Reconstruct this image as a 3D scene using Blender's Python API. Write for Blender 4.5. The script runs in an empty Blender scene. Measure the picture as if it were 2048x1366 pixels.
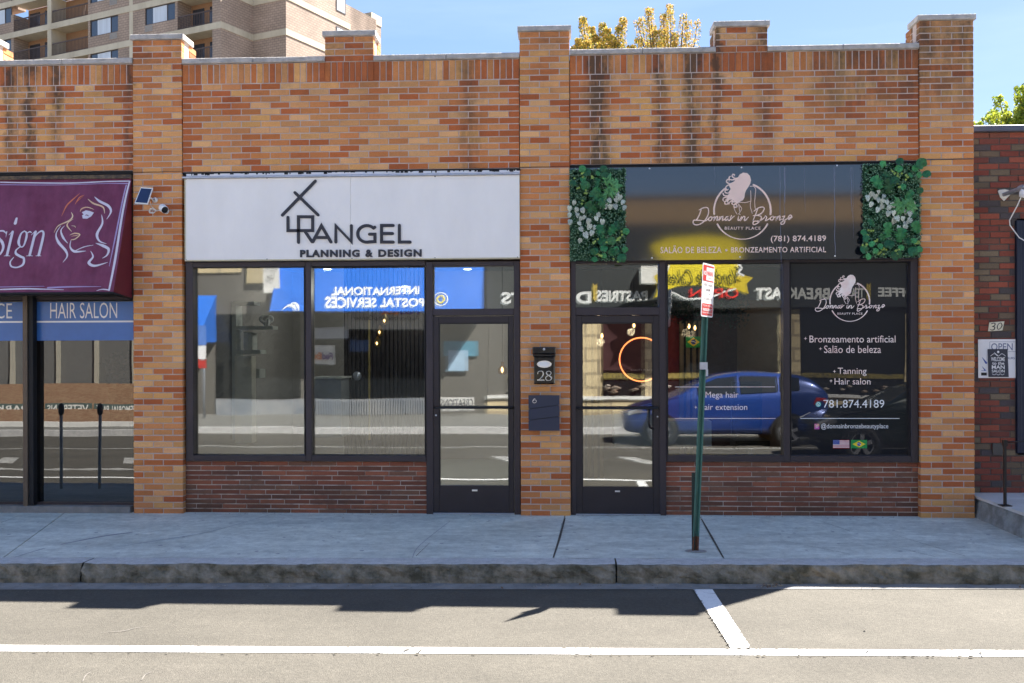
import bpy, math, random
from mathutils import Vector, Matrix, noise
random.seed(7)
R = math.radians
scene = bpy.context.scene
col = scene.collection

# ------------------------------------------------------------------ camera
CAM = Vector((0.0, -10.5, 1.78)); FPX = 1950.0; HY = 700.0
YAW = R(2.95); ROLL = R(0.17)
cd = bpy.data.cameras.new('camera'); cam = bpy.data.objects.new('camera', cd); col.objects.link(cam)
cd.sensor_width = 36; cd.lens = FPX / 2048 * 36; cd.shift_y = (HY - 683) / 2048; cd.clip_end = 600; cd.clip_start = 0.05
CM = Matrix.Rotation(YAW, 4, 'Z') @ Matrix.Rotation(R(90), 4, 'X') @ Matrix.Rotation(-ROLL, 4, 'Z')
cam.matrix_world = Matrix.Translation(CAM) @ CM
scene.camera = cam

def ray(px, py):
    return (CM.to_3x3() @ Vector(((px - 1024) / FPX, -(py - HY) / FPX, -1.0)))
def P(px, py, Y=0.0):                       # point of the plane y = Y seen at a photo pixel
    d = ray(px, py); return CAM + d * ((Y - CAM.y) / d.y)
def G(px, py, z=0.0):                       # point of the plane z = z
    d = ray(px, py); return CAM + d * ((z - CAM.z) / d.z)
def PP(px, py, o, n):
    d = ray(px, py); return CAM + d * ((o - CAM).dot(n) / d.dot(n))
YG = 0.12
def V(px, py, Yv):                          # the real place of something the shop glass mirrors
    p = P(px, py, Yv); return Vector((p.x, 2 * YG - p.y, p.z))

# ------------------------------------------------------------------ world, sun, exposure
SUN = Vector((0.450, 0.431, 0.735)).normalized()
w = bpy.data.worlds.new('World'); scene.world = w; w.use_nodes = True
nt = w.node_tree; nt.nodes.clear()
def wn(t, **k):
    n = nt.nodes.new(t)
    for a, b in k.items(): setattr(n, a, b)
    return n
sky = wn('ShaderNodeTexSky', sky_type='NISHITA', sun_disc=False)
sky.sun_elevation = math.asin(SUN.z); sky.sun_rotation = math.atan2(SUN.x, SUN.y)
sky.air_density = 0.5; sky.dust_density = 0.1; sky.ozone_density = 2.5
hs = wn('ShaderNodeHueSaturation'); hs.inputs['Saturation'].default_value = 2.2
tc = wn('ShaderNodeTexCoord'); mp = wn('ShaderNodeMapping'); mp.inputs['Scale'].default_value = (1.2, 3.0, 9.0); mp.inputs['Rotation'].default_value = (0.2, 0.35, 0.3)
nz = wn('ShaderNodeTexNoise'); nz.inputs['Scale'].default_value = 1.6; nz.inputs['Detail'].default_value = 7; nz.inputs['Roughness'].default_value = 0.55
rp = wn('ShaderNodeValToRGB'); rp.color_ramp.elements[0].position = 0.50; rp.color_ramp.elements[1].position = 0.95
rp.color_ramp.elements[0].color = (0, 0, 0, 1); rp.color_ramp.elements[1].color = (.45, .45, .45, 1)
mx = wn('ShaderNodeMix', data_type='RGBA'); mx.inputs['B'].default_value = (1.0, 1.25, 1.7, 1)
bg = wn('ShaderNodeBackground'); bg.inputs['Strength'].default_value = 0.148
out = wn('ShaderNodeOutputWorld')
L = nt.links.new
tn = wn('ShaderNodeMix', data_type='RGBA', blend_type='MULTIPLY'); tn.inputs['Factor'].default_value = 1; tn.inputs['B'].default_value = (.86, .745, .66, 1)
gm = wn('ShaderNodeGamma'); gm.inputs[1].default_value = 0.5
L(sky.outputs[0], gm.inputs[0]); L(gm.outputs[0], tn.inputs['A']); L(tn.outputs['Result'], hs.inputs['Color']); L(tc.outputs['Generated'], mp.inputs[0]); L(mp.outputs[0], nz.inputs['Vector'])
L(nz.outputs[0], rp.inputs[0]); L(rp.outputs[0], mx.inputs['Factor']); L(hs.outputs[0], mx.inputs['A'])
L(mx.outputs['Result'], bg.inputs['Color']); L(bg.outputs[0], out.inputs[0])
sd = bpy.data.lights.new('sun', 'SUN'); sd.energy = 4.3; sd.angle = R(0.5); sd.color = (1, 0.95, 0.87)
so = bpy.data.objects.new('sun', sd); col.objects.link(so); so.location = (20, 15, 30)
so.rotation_euler = SUN.to_track_quat('Z', 'Y').to_euler()
scene.view_settings.view_transform = 'Standard'; scene.view_settings.look = 'None'
scene.view_settings.gamma = 1; scene.view_settings.use_curve_mapping = False
scene.view_settings.exposure = 2.6
scene.cycles.max_bounces = 8; scene.cycles.transparent_max_bounces = 12; scene.cycles.glossy_bounces = 4
scene.cycles.use_denoising = True
scene.cycles.sample_clamp_indirect = 6

# ------------------------------------------------------------------ helpers
def lin(r, g, b, k=1.0):
    f = lambda c: ((c / 255 + 0.055) / 1.055) ** 2.4 if c > 10 else c / 255 / 12.92
    return (min(f(r) * k, .95), min(f(g) * k, .95), min(f(b) * k, .95), 1)
MATS = {}
def mat(name, c, rough=0.7, metal=0.0, var=0.12, scale=6.0, bump=0.0, bscale=60.0, stretch=(1, 1, 1), emit=0.0, spec=0.4, c2=None, cut=(.4, .6), coat=0.0):
    if name in MATS: return MATS[name]
    m = bpy.data.materials.new(name); m.use_nodes = True; t = m.node_tree; N = t.nodes; K = t.links.new
    b = N['Principled BSDF']; b.inputs['Roughness'].default_value = rough; b.inputs['Metallic'].default_value = metal
    b.inputs['Specular IOR Level'].default_value = spec; b.inputs['Coat Weight'].default_value = coat
    g = N.new('ShaderNodeNewGeometry'); mpn = N.new('ShaderNodeMapping'); mpn.inputs['Scale'].default_value = stretch
    K(g.outputs['Position'], mpn.inputs[0])
    n1 = N.new('ShaderNodeTexNoise'); n1.inputs['Scale'].default_value = scale; n1.inputs['Detail'].default_value = 6; n1.inputs['Roughness'].default_value = .65
    K(mpn.outputs[0], n1.inputs['Vector'])
    r = N.new('ShaderNodeValToRGB'); e = r.color_ramp.elements
    if c2:
        e[0].position, e[1].position = cut; e[0].color = c; e[1].color = c2
    else:
        e[0].position, e[1].position = .25, .75
        e[0].color = tuple(max(0, x * (1 - var)) for x in c[:3]) + (1,); e[1].color = tuple(min(.95, x * (1 + var)) for x in c[:3]) + (1,)
    K(n1.outputs[0], r.inputs[0]); K(r.outputs[0], b.inputs['Base Color'])
    if bump:
        n2 = N.new('ShaderNodeTexNoise'); n2.inputs['Scale'].default_value = bscale; n2.inputs['Detail'].default_value = 5
        K(mpn.outputs[0], n2.inputs['Vector']); bp = N.new('ShaderNodeBump'); bp.inputs['Strength'].default_value = bump; bp.inputs['Distance'].default_value = .02
        K(n2.outputs[0], bp.inputs['Height']); K(bp.outputs[0], b.inputs['Normal'])
    if emit:
        K(r.outputs[0], b.inputs['Emission Color']); b.inputs['Emission Strength'].default_value = emit
    MATS[name] = m; return m

class MB:
    def __init__(s): s.v = []; s.f = []; s.m = []; s.sm = []
    def add(s, vs, fs, mi=0, smooth=False):
        o = len(s.v); s.v += [tuple(v) for v in vs]
        for f in fs: s.f.append(tuple(i + o for i in f)); s.m.append(mi); s.sm.append(smooth)
        return s
    def box(s, x0, x1, y0, y1, z0, z1, mi=0):
        x0, x1 = sorted((x0, x1)); y0, y1 = sorted((y0, y1)); z0, z1 = sorted((z0, z1))
        return s.add([(x0,y0,z0),(x1,y0,z0),(x1,y1,z0),(x0,y1,z0),(x0,y0,z1),(x1,y0,z1),(x1,y1,z1),(x0,y1,z1)],
              [(0,3,2,1),(4,5,6,7),(0,1,5,4),(1,2,6,5),(2,3,7,6),(3,0,4,7)], mi)
    def bevel_box(s, x0, x1, y0, y1, z0, z1, b=.01, mi=0):       # box whose edges towards -y, and the vertical ones, are chamfered
        x0, x1 = sorted((x0, x1)); y0, y1 = sorted((y0, y1)); z0, z1 = sorted((z0, z1))
        vs = [(x0+b,y0,z0+b),(x1-b,y0,z0+b),(x1-b,y0,z1-b),(x0+b,y0,z1-b),
              (x0,y0+b,z0),(x1,y0+b,z0),(x1,y0+b,z1),(x0,y0+b,z1),(x0,y1,z0),(x1,y1,z0),(x1,y1,z1),(x0,y1,z1)]
        fs = [(0,1,2,3),(4,5,1,0),(5,6,2,1),(6,7,3,2),(7,4,0,3),(4,8,9,5),(5,9,10,6),(6,10,11,7),(7,11,8,4),(8,11,10,9)]
        return s.add(vs, fs, mi)
    def prism(s, pts, n, t, mi=0):                                # 3d polygon extruded by t along n
        n = Vector(n); a = [Vector(p) for p in pts]; b = [p + n * t for p in a]; k = len(a)
        return s.add(a + b, [tuple(range(k - 1, -1, -1)), tuple(range(k, 2 * k))] + [(i, (i + 1) % k, (i + 1) % k + k, i + k) for i in range(k)], mi)
    def poly(s, pts, mi=0): return s.add(pts, [tuple(range(len(pts)))], mi)
    def tube(s, path, r, seg=8, mi=0, cap=True):
        path = [Vector(p) for p in path]; rr = r if isinstance(r, (list, tuple)) else [r] * len(path); vs = []; fs = []
        prev = None
        for i, p in enumerate(path):
            d = (path[min(i + 1, len(path) - 1)] - path[max(i - 1, 0)]).normalized()
            if prev is None: u = d.orthogonal().normalized()
            else:
                u = prev - d * prev.dot(d); u = u.normalized() if u.length > 1e-6 else d.orthogonal().normalized()
            prev = u; q = d.cross(u)
            vs += [p + (u * math.cos(2*math.pi*k/seg) + q * math.sin(2*math.pi*k/seg)) * rr[i] for k in range(seg)]
        for i in range(len(path) - 1):
            for k in range(seg): fs.append((i*seg+k, i*seg+(k+1)%seg, (i+1)*seg+(k+1)%seg, (i+1)*seg+k))
        if cap: fs += [tuple(range(seg - 1, -1, -1)), tuple(range((len(path)-1)*seg, len(path)*seg))]
        return s.add(vs, fs, mi, True)
    def lathe(s, prof, o, ax=(0, 0, 1), seg=20, mi=0):            # prof: (radius, height) along ax
        ax = Vector(ax).normalized(); u = ax.orthogonal().normalized(); q = ax.cross(u); o = Vector(o); vs = []; fs = []
        for r_, h in prof: vs += [o + ax * h + (u * math.cos(2*math.pi*k/seg) + q * math.sin(2*math.pi*k/seg)) * r_ for k in range(seg)]
        for i in range(len(prof) - 1):
            for k in range(seg): fs.append((i*seg+k, i*seg+(k+1)%seg, (i+1)*seg+(k+1)%seg, (i+1)*seg+k))
        return s.add(vs, fs, mi, True)
    def disc(s, o, n, r, seg=20, ry=None, mi=0):
        n = Vector(n).normalized(); u = n.cross(Vector((0,0,1))); u = Vector((1,0,0)) if u.length < 1e-3 else u.normalized(); q = u.cross(n); o = Vector(o)
        return s.add([o + u * math.cos(2*math.pi*k/seg) * r + q * math.sin(2*math.pi*k/seg) * (ry or r) for k in range(seg)], [tuple(range(seg))], mi)
    def ribbon(s, pts, wd, n, t=0.0, mi=0, smooth=True, closed=False, round_=True):
        n = Vector(n).normalized(); pts = [Vector(p) for p in pts]; ws = list(wd) if isinstance(wd, (list, tuple)) else [wd] * len(pts)
        if len(ws) != len(pts):
            w0 = ws; ws = []
            for i in range(len(pts)):
                f = i / (len(pts) - 1) * (len(w0) - 1); j = min(len(w0) - 2, int(f)); ws.append(w0[j] * (1 - f + j) + w0[j+1] * (f - j))
        if smooth and len(pts) > 2:
            q = []; qw = []; c = len(pts)
            for i in range(c - 1):
                a = pts[max(i-1, 0)]; b = pts[i]; d = pts[i+1]; e = pts[min(i+2, c-1)]
                for k in range(5):
                    u = k / 5; q.append(0.5*((2*b)+(d-a)*u+(2*a-5*b+4*d-e)*u*u+(3*b-a-3*d+e)*u**3)); qw.append(ws[i]*(1-u)+ws[i+1]*u)
            q.append(pts[-1]); qw.append(ws[-1]); pts, ws = q, qw
        k = len(pts); Lf = []; Rt = []
        for i in range(k):
            if i == 0: d = pts[1]-pts[0]; m = 1
            elif i == k-1: d = pts[-1]-pts[-2]; m = 1
            else:
                d1 = (pts[i]-pts[i-1]).normalized(); d2 = (pts[i+1]-pts[i]).normalized(); d = d1+d2
                if d.length < 1e-4: d = d1
                m = 1 / max(.5, d.normalized().dot(d1))
            sd_ = n.cross(d).normalized() * ws[i] * .5 * m
            Lf.append(pts[i] + sd_); Rt.append(pts[i] - sd_)
        ring = Lf[:]
        if round_:
            d = (pts[-1]-pts[-2]).normalized(); h = ws[-1]*.5; sdv = n.cross(d)
            ring += [pts[-1] + sdv*h*math.cos(a) + d*h*math.sin(a) for a in (math.pi*.25, math.pi*.5, math.pi*.75)]
        ring += Rt[::-1]
        if round_:
            d = (pts[0]-pts[1]).normalized(); h = ws[0]*.5; sdv = -n.cross(-d)
            ring += [pts[0] - n.cross(-d)*h*math.cos(a) + d*h*math.sin(a) for a in (math.pi*.25, math.pi*.5, math.pi*.75)]
        o = n * t
        vs = Lf + Rt; fs = [(i, k+i, k+i+1, i+1) for i in range(k-1)]
        if round_:
            c1 = ring[k:k+3]; c0 = ring[-3:]
            b = len(vs); vs = vs + c1 + c0
            fs.append((k-1, 2*k-1, b+2, b+1, b)); fs.append((k, 0, b+5, b+4, b+3))
        s.add([v + o for v in vs], fs, mi)
        if t:
            kk = len(ring); s.add([v + o for v in ring] + ring, [(i, (i+1) % kk, kk + (i+1) % kk, kk + i) for i in range(kk)], mi)
        return s
    def build(s, name, m, parent=None, kind=None, label=None):
        me = bpy.data.meshes.new(name); me.from_pydata(s.v, [], s.f)
        for x in (m if isinstance(m, (list, tuple)) else [m]): me.materials.append(x)
        me.polygons.foreach_set('material_index', s.m); me.polygons.foreach_set('use_smooth', s.sm); me.update()
        o = bpy.data.objects.new(name, me); col.objects.link(o)
        attach(o, parent)
        if kind: o['kind'] = kind
        if label: o['label'] = label
        return o
def attach(o, parent):
    if parent is None: return
    o.parent = parent
    if parent.type == 'EMPTY' and not parent.get('_loc'):
        o.matrix_parent_inverse = Matrix.Translation(-parent.location)
def thing(name, label, cat, loc=(0, 0, 0), group=None, rotz=0, local=False):
    o = bpy.data.objects.new(name, None); col.objects.link(o); o.location = loc; o.rotation_euler[2] = rotz
    o.empty_display_size = .2
    o['label'] = label; o['category'] = cat
    if group: o['group'] = group
    if local: o['_loc'] = 1
    return o
def tag(o, label, cat, group=None):
    o['label'] = label; o['category'] = cat
    if group: o['group'] = group
    return o
def copy_tree(o, parent=None):
    c = o.copy(); col.objects.link(c)
    if parent is not None: c.parent = parent; c.matrix_parent_inverse = o.matrix_parent_inverse.copy()
    for ch in list(o.children): copy_tree(ch, c)
    return c

TXT = {}
def text_geo(body, offset=0.0, shear=0.0, spacing=1.0, extrude=0.0):
    key = (body, offset, shear, spacing, extrude)
    if key in TXT: return TXT[key]
    cu = bpy.data.curves.new('lettering', 'FONT'); cu.body = body; cu.offset = offset; cu.shear = shear; cu.space_character = spacing
    cu.resolution_u = 3; cu.extrude = extrude; cu.fill_mode = 'FRONT' if not extrude else 'BOTH'
    ob = bpy.data.objects.new('lettering', cu); col.objects.link(ob)
    dg = bpy.context.evaluated_depsgraph_get(); dg.update()
    me = bpy.data.meshes.new_from_object(ob.evaluated_get(dg))
    vs = [v.co.copy() for v in me.vertices]; fs = [tuple(p.vertices) for p in me.polygons]
    bpy.data.objects.remove(ob); bpy.data.curves.remove(cu); bpy.data.meshes.remove(me)
    x0 = min(v.x for v in vs); x1 = max(v.x for v in vs); y0 = min(v.y for v in vs); y1 = max(v.y for v in vs)
    vs = [Vector(((v.x-x0)/(x1-x0), (v.y-y0)/(y1-y0), v.z)) for v in vs]
    TXT[key] = (vs, fs); return TXT[key]
def text_on(mb, body, TLc, TR, BL, BR, off=.002, mi=0, **k):
    """lettering fitted between four corner points; off lifts it towards the reader"""
    vs, fs = text_geo(body, **k); TLc, TR, BL, BR = map(Vector, (TLc, TR, BL, BR))
    n = (BR - BL).cross(TLc - BL).normalized()
    q = []
    for v in vs:
        a = BL.lerp(BR, v.x); b = TLc.lerp(TR, v.x); q.append(a.lerp(b, v.y) + n * (off + v.z))
    mb.add(q, fs, mi)
def text_px(mb, body, x0, x1, y0, y1, Y=0.0, off=.003, mi=0, dy=0.0, **k):
    text_on(mb, body, P(x0, y0, Y), P(x1, y0 + dy, Y), P(x0, y1, Y), P(x1, y1 + dy, Y), off, mi, **k)
def text_mirror(mb, body, x0, x1, y0, y1, Yv, off=.003, mi=0, **k):    # the glass mirrors it between these pixels
    text_on(mb, body, V(x1, y0, Yv), V(x0, y0, Yv), V(x1, y1, Yv), V(x0, y1, Yv), off, mi, **k)

FRONT = Vector((0, -1, 0))
# ------------------------------------------------------------------ materials
def brick_mat(name, stains, grain=.22, lowk=.45):
    m = bpy.data.materials.new(name); m.use_nodes = True; t = m.node_tree; N = t.nodes; K = t.links.new
    b = N['Principled BSDF']; b.inputs['Roughness'].default_value = .85; b.inputs['Specular IOR Level'].default_value = .25
    at = N.new('ShaderNodeAttribute'); at.attribute_name = 'tint'
    g = N.new('ShaderNodeNewGeometry'); sx = N.new('ShaderNodeSeparateXYZ'); K(g.outputs['Position'], sx.inputs[0])
    def M(op, a, b_=None, c=None, clamp=False):
        n = N.new('ShaderNodeMath'); n.operation = op; n.use_clamp = clamp
        for i, q in enumerate((a, b_, c)):
            if q is None: continue
            if isinstance(q, (int, float)): n.inputs[i].default_value = q
            else: K(q, n.inputs[i])
        return n.outputs[0]
    def NZ(scale, det=5, vec=None, rough=.6):
        n = N.new('ShaderNodeTexNoise'); n.inputs['Scale'].default_value = scale; n.inputs['Detail'].default_value = det; n.inputs['Roughness'].default_value = rough
        K(vec or g.outputs['Position'], n.inputs['Vector']); return n.outputs[0]
    fine = NZ(120, 3, rough=.8); broad = NZ(1.3, 4)
    f = M('MULTIPLY_ADD', fine, grain * 4.2, 1 - grain * 2.1)
    f = M('MULTIPLY', f, M('MULTIPLY_ADD', broad, .45, .78))
    # rain streaks: strength (red) and reach (green) along x
    xr = N.new('ShaderNodeValToRGB'); xr.color_ramp.interpolation = 'LINEAR'
    X0, X1 = -6.2, 4.6
    wob = M('MULTIPLY_ADD', NZ(5, 7, rough=.75), .34, -.17)
    xx = M('DIVIDE', M('SUBTRACT', M('ADD', sx.outputs[0], wob), X0), X1 - X0, clamp=True)
    K(xx, xr.inputs[0]); e = xr.color_ramp.elements
    stops = [(0, 0, 0)]
    for xc, wd, s_, zb in stains: stops.append(((xc - X0) / (X1 - X0), s_, (zb - 2.5) / 2.7, wd / (X1 - X0)))
    st = []
    last = 0
    for q in stops[1:]:
        a = max(last + .0005, q[0] - q[3]); st.append((a, 0.0, q[2])); st.append((q[0], q[1], q[2])); st.append((q[0] + q[3], 0.0, q[2])); last = q[0] + q[3]
    st = [q for q in st if 0 <= q[0] <= 1][:32]
    e[0].position = max(0, st[0][0]); e[0].color = (st[0][1], st[0][2], 0, 1); e[1].position = st[-1][0]; e[1].color = (st[-1][1], st[-1][2], 0, 1)
    for q in st[1:-1]:
        n = e.new(q[0]); n.color = (q[1], q[2], 0, 1)
    sc = N.new('ShaderNodeSeparateColor'); K(xr.outputs[0], sc.inputs[0])
    zb = M('MULTIPLY_ADD', sc.outputs[1], 2.7, 2.5)
    zz = M('DIVIDE', M('SUBTRACT', sx.outputs[2], zb), .5, clamp=True)
    zz = M('MULTIPLY', zz, M('DIVIDE', M('SUBTRACT', sx.outputs[2], 2.6), .3, clamp=True))
    mpn = N.new('ShaderNodeMapping'); mpn.inputs['Scale'].default_value = (5, 5, 1.2); K(g.outputs['Position'], mpn.inputs[0])
    brk = M('MULTIPLY_ADD', NZ(1.6, 7, mpn.outputs[0], .75), 4.0, -1.2, clamp=True)
    stn = M('MULTIPLY', M('MULTIPLY', sc.outputs[0], zz), brk)
    # general sooty speckle under the copings and splash dirt at the ground
    top = M('DIVIDE', M('SUBTRACT', sx.outputs[2], 4.2), 1.0, clamp=True)
    gen = M('MULTIPLY', top, M('MULTIPLY_ADD', NZ(3.1, 7, rough=.75), 2.9, -1.2, clamp=True))
    low = M('MULTIPLY', M('SUBTRACT', 1.0, M('DIVIDE', sx.outputs[2], .45), clamp=True), M('MULTIPLY_ADD', NZ(4.5, 6, rough=.7), 1.6, -.35, clamp=True))
    dk = M('ADD', M('MULTIPLY', stn, 1.5), M('ADD', M('MULTIPLY', gen, .95), M('MULTIPLY', low, lowk)), clamp=True)
    mc = N.new('ShaderNodeMix'); mc.data_type = 'RGBA'; mc.inputs['B'].default_value = (.05, .042, .032, 1)
    vm = N.new('ShaderNodeVectorMath'); vm.operation = 'SCALE'; K(at.outputs['Color'], vm.inputs[0]); K(f, vm.inputs['Scale'])
    K(vm.outputs[0], mc.inputs['A']); K(M('MULTIPLY', dk, .85), mc.inputs['Factor']); K(mc.outputs['Result'], b.inputs['Base Color'])
    bp = N.new('ShaderNodeBump'); bp.inputs['Strength'].default_value = .5; bp.inputs['Distance'].default_value = .006
    K(NZ(70, 5), bp.inputs['Height']); K(bp.outputs[0], b.inputs['Normal'])
    return m
def sx_(px): return P(px, 230, 0).x
stains = [(sx_(20), .12, .8, 3.7), (sx_(52), .13, 1.0, 3.2), (sx_(112), .10, .75, 3.75), (sx_(255), .07, .6, 3.3),
          (sx_(918), .05, .5, 2.6), (sx_(962), .06, .55, 2.6), (sx_(1013), .05, .4, 4.0), (sx_(1196), .12, .95, 3.0), (sx_(1322), .06, .9, 2.8), (sx_(1390), .11, 1.0, 2.8)]
stains2 = stains[:]
MB_BRICK = brick_mat('facade_brick', [(sx_(20), .12, .8, 3.7), (sx_(52), .13, 1.0, 3.2), (sx_(112), .10, .75, 3.75), (sx_(255), .07, .6, 3.3),
          (sx_(940), .16, .5, 2.7), (sx_(1196), .20, .9, 3.0), (sx_(1322), .13, .7, 2.8), (sx_(1386), .15, .9, 2.8), (sx_(1432), .09, .8, 3.6), (sx_(1530), .16, .55, 3.6), (sx_(1640), .14, .4, 4.0), (sx_(1800), .12, .4, 3.9)])
OLD_RED = brick_mat('old_red_brick', [(0, .01, 0, 4)], .3, .95)
mortar = mat('mortar', (.52, .42, .375, 1), .95, var=.2, scale=9, bump=.4, bscale=90)
mortar_dark = mat('dark_mortar', (.10, .085, .075, 1), .95, var=.3, scale=14, bump=.4)
mortar_pale = mat('pale_mortar', (.22, .19, .165, 1), .95, scale=5, c2=(.52, .46, .41, 1), cut=(.38, .58), stretch=(1, 1, 1.5))
stone = mat('cast_stone', (.30, .285, .27, 1), .9, scale=9, c2=(.52, .48, .45, 1), cut=(.32, .68), bump=.5, bscale=60)
frame_m = mat('bronze_aluminium', (.042, .034, .040, 1), .42, .25, var=.12, scale=3)
gasket = mat('gasket', (.008, .008, .010, 1), .6)
leaf_m = mat('door_leaf_paint', (.030, .024, .027, 1), .45, .2, var=.15, scale=4)
steel = mat('galvanised_steel', (.45, .48, .55, 1), .45, .6, var=.15, scale=20)
white_panel = mat('white_composite_panel', (.86, .83, .80, 1), .38, var=.025, scale=2)
cream_trim = mat('cream_trim', (.62, .55, .38, 1), .6)
char_letter = mat('charcoal_lettering', (.035, .035, .045, 1), .55)
rust = mat('rust', (.16, .06, .03, 1), .9, scale=60, c2=(.07, .04, .03, 1))
black_m = mat('black_plastic', (.012, .012, .014, 1), .35)
white_m = mat('white_plastic', (.8, .8, .8, 1), .35, var=.03)
rose = mat('rose_vinyl', (.86, .64, .56, 1), .55, var=.06, scale=8)
rose_metal = mat('rose_foil', (.80, .60, .58, 1), .4, .3, scale=7, c2=(.92, .85, .84, 1), cut=(.35, .65))
vinyl = mat('white_vinyl', (.85, .84, .84, 1), .6, var=.02)

def glass(name, tint, refl, wav=.02, rough=0.0, film=None):
    m = bpy.data.materials.new(name); m.use_nodes = True; t = m.node_tree; N = t.nodes; K = t.links.new; N.clear()
    o = N.new('ShaderNodeOutputMaterial'); mxs = N.new('ShaderNodeMixShader'); tr = N.new('ShaderNodeBsdfTransparent'); gl = N.new('ShaderNodeBsdfGlossy')
    tr.inputs[0].default_value = tint; gl.inputs['Roughness'].default_value = rough; gl.inputs['Color'].default_value = (.97, .99, 1, 1)
    lw = N.new('ShaderNodeFresnel'); lw.inputs['IOR'].default_value = 1.5
    ma = N.new('ShaderNodeMath'); ma.operation = 'ADD'; ma.use_clamp = True; ma.inputs[1].default_value = refl - .04; K(lw.outputs[0], ma.inputs[0])
    g = N.new('ShaderNodeNewGeometry'); n = N.new('ShaderNodeTexNoise'); n.inputs['Scale'].default_value = 1.1; n.inputs['Detail'].default_value = 1
    bp = N.new('ShaderNodeBump'); bp.inputs['Strength'].default_value = 1; bp.inputs['Distance'].default_value = wav
    K(g.outputs['Position'], n.inputs['Vector']); K(n.outputs[0], bp.inputs['Height']); K(bp.outputs[0], gl.inputs['Normal'])
    if film:
        df = N.new('ShaderNodeBsdfDiffuse'); df.inputs[0].default_value = film; m2 = N.new('ShaderNodeMixShader'); m2.inputs[0].default_value = .93
        K(tr.outputs[0], m2.inputs[1]); K(df.outputs[0], m2.inputs[2]); K(m2.outputs[0], mxs.inputs[1])
    else: K(tr.outputs[0], mxs.inputs[1])
    K(ma.outputs[0], mxs.inputs[0]); K(gl.outputs[0], mxs.inputs[2]); K(mxs.outputs[0], o.inputs[0]); return m
pane_m = glass('window_glass', (.80, .84, .84, 1), .17, .0013)
pane_in = glass('inner_window_glass', (.86, .90, .90, 1), .11, .0013)
dark_pane = glass('smoked_glass', (.16, .16, .17, 1), .13, .0010)
film_pane = glass('black_film_glass', (.03, .03, .04, 1), .050, .0013, film=(.022, .022, .025, 1))
# ================================================================== GROUND
ZR, ZK = -0.19, -0.03
def lineG(a, b, z, xs):
    A, B = G(*a, z), G(*b, z); d = (B - A) / (B.x - A.x); return [A + d * (x - A.x) for x in xs]
asphalt = mat('worn_asphalt', (.076, .069, .057, 1), .9, scale=1.1, c2=(.098, .089, .074, 1), cut=(.3, .7), bump=.55, bscale=160)
def speckle(m, amt=.35, sc=220, st=(1, 1, 1), det=3, ro=.9, lo=.3, hi=.7):
    t = m.node_tree; N = t.nodes; K = t.links.new; b = N['Principled BSDF']; src = b.inputs['Base Color'].links[0].from_socket
    g = N.new('ShaderNodeNewGeometry'); n = N.new('ShaderNodeTexNoise'); n.inputs['Scale'].default_value = sc; n.inputs['Detail'].default_value = det; n.inputs['Roughness'].default_value = ro
    mp_ = N.new('ShaderNodeMapping'); mp_.inputs['Scale'].default_value = st; K(g.outputs['Position'], mp_.inputs[0]); K(mp_.outputs[0], n.inputs['Vector']); r = N.new('ShaderNodeMapRange'); r.inputs[1].default_value = lo; r.inputs[2].default_value = hi; r.inputs[3].default_value = 1 - amt; r.inputs[4].default_value = 1 + amt
    K(n.outputs[0], r.inputs[0]); v = N.new('ShaderNodeVectorMath'); v.operation = 'SCALE'; K(src, v.inputs[0]); K(r.outputs[0], v.inputs['Scale']); K(v.outputs[0], b.inputs['Base Color'])
speckle(asphalt, .22, 90); speckle(asphalt, .16, .55, (.35, 1.4, 1), 7, .7); speckle(asphalt, .10, 5, (1, 1, 1), 8, .8); speckle(asphalt, .16, 32, (1, 1, 1), 4, .9, .42, .62)
concrete = mat('sidewalk_concrete', (.52, .53, .475, 1), .9, scale=1.4, c2=(.67, .68, .61, 1), cut=(.3, .7), bump=.35, bscale=120, stretch=(.6, 1.6, 1)); speckle(concrete, .12, 140); speckle(concrete, .22, 2.2, (.5, 1.6, 1), 8, .75); speckle(concrete, .16, 9, (1, 1, 1), 8, .8, .38, .62); speckle(concrete, .07, .5, (1, 3, 1), 3, .5)
kerb_top_m = mat('granite_top', (.44, .43, .42, 1), .9, scale=12, c2=(.60, .58, .56, 1), cut=(.3, .7), bump=.6, bscale=70); speckle(kerb_top_m, .25, 160); speckle(kerb_top_m, .2, 14, (1, 1, 1), 8, .85)
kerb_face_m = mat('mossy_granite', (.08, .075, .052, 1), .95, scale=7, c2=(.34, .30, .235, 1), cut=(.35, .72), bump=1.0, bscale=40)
paint = mat('road_paint', (.55, .545, .53, 1), .8, scale=26, c2=(.60, .59, .575, 1), cut=(.2, .5)); speckle(paint, .06, 120); speckle(paint, .34, 26, (1, 1, 1), 9, .9, .33, .46)
gutter_m = mat('gutter_concrete', (.19, .18, .17, 1), .9, scale=5, c2=(.26, .245, .23, 1), bump=.5)
earth = mat('ground_soil', (.12, .11, .09, 1), .95)
MB().add([(-220, -220, -.26), (220, -220, -.26), (220, 260, -.26), (-220, 260, -.26)], [(0, 1, 2, 3)]).build('ground', earth, kind='structure')
mb = MB(); mb.add([(-90, -12.2, ZR), (90, -12.2, ZR), (90, -1.0, ZR), (-90, -1.0, ZR)], [(0, 1, 2, 3)])
road = mb.build('road', asphalt, kind='structure')
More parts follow.
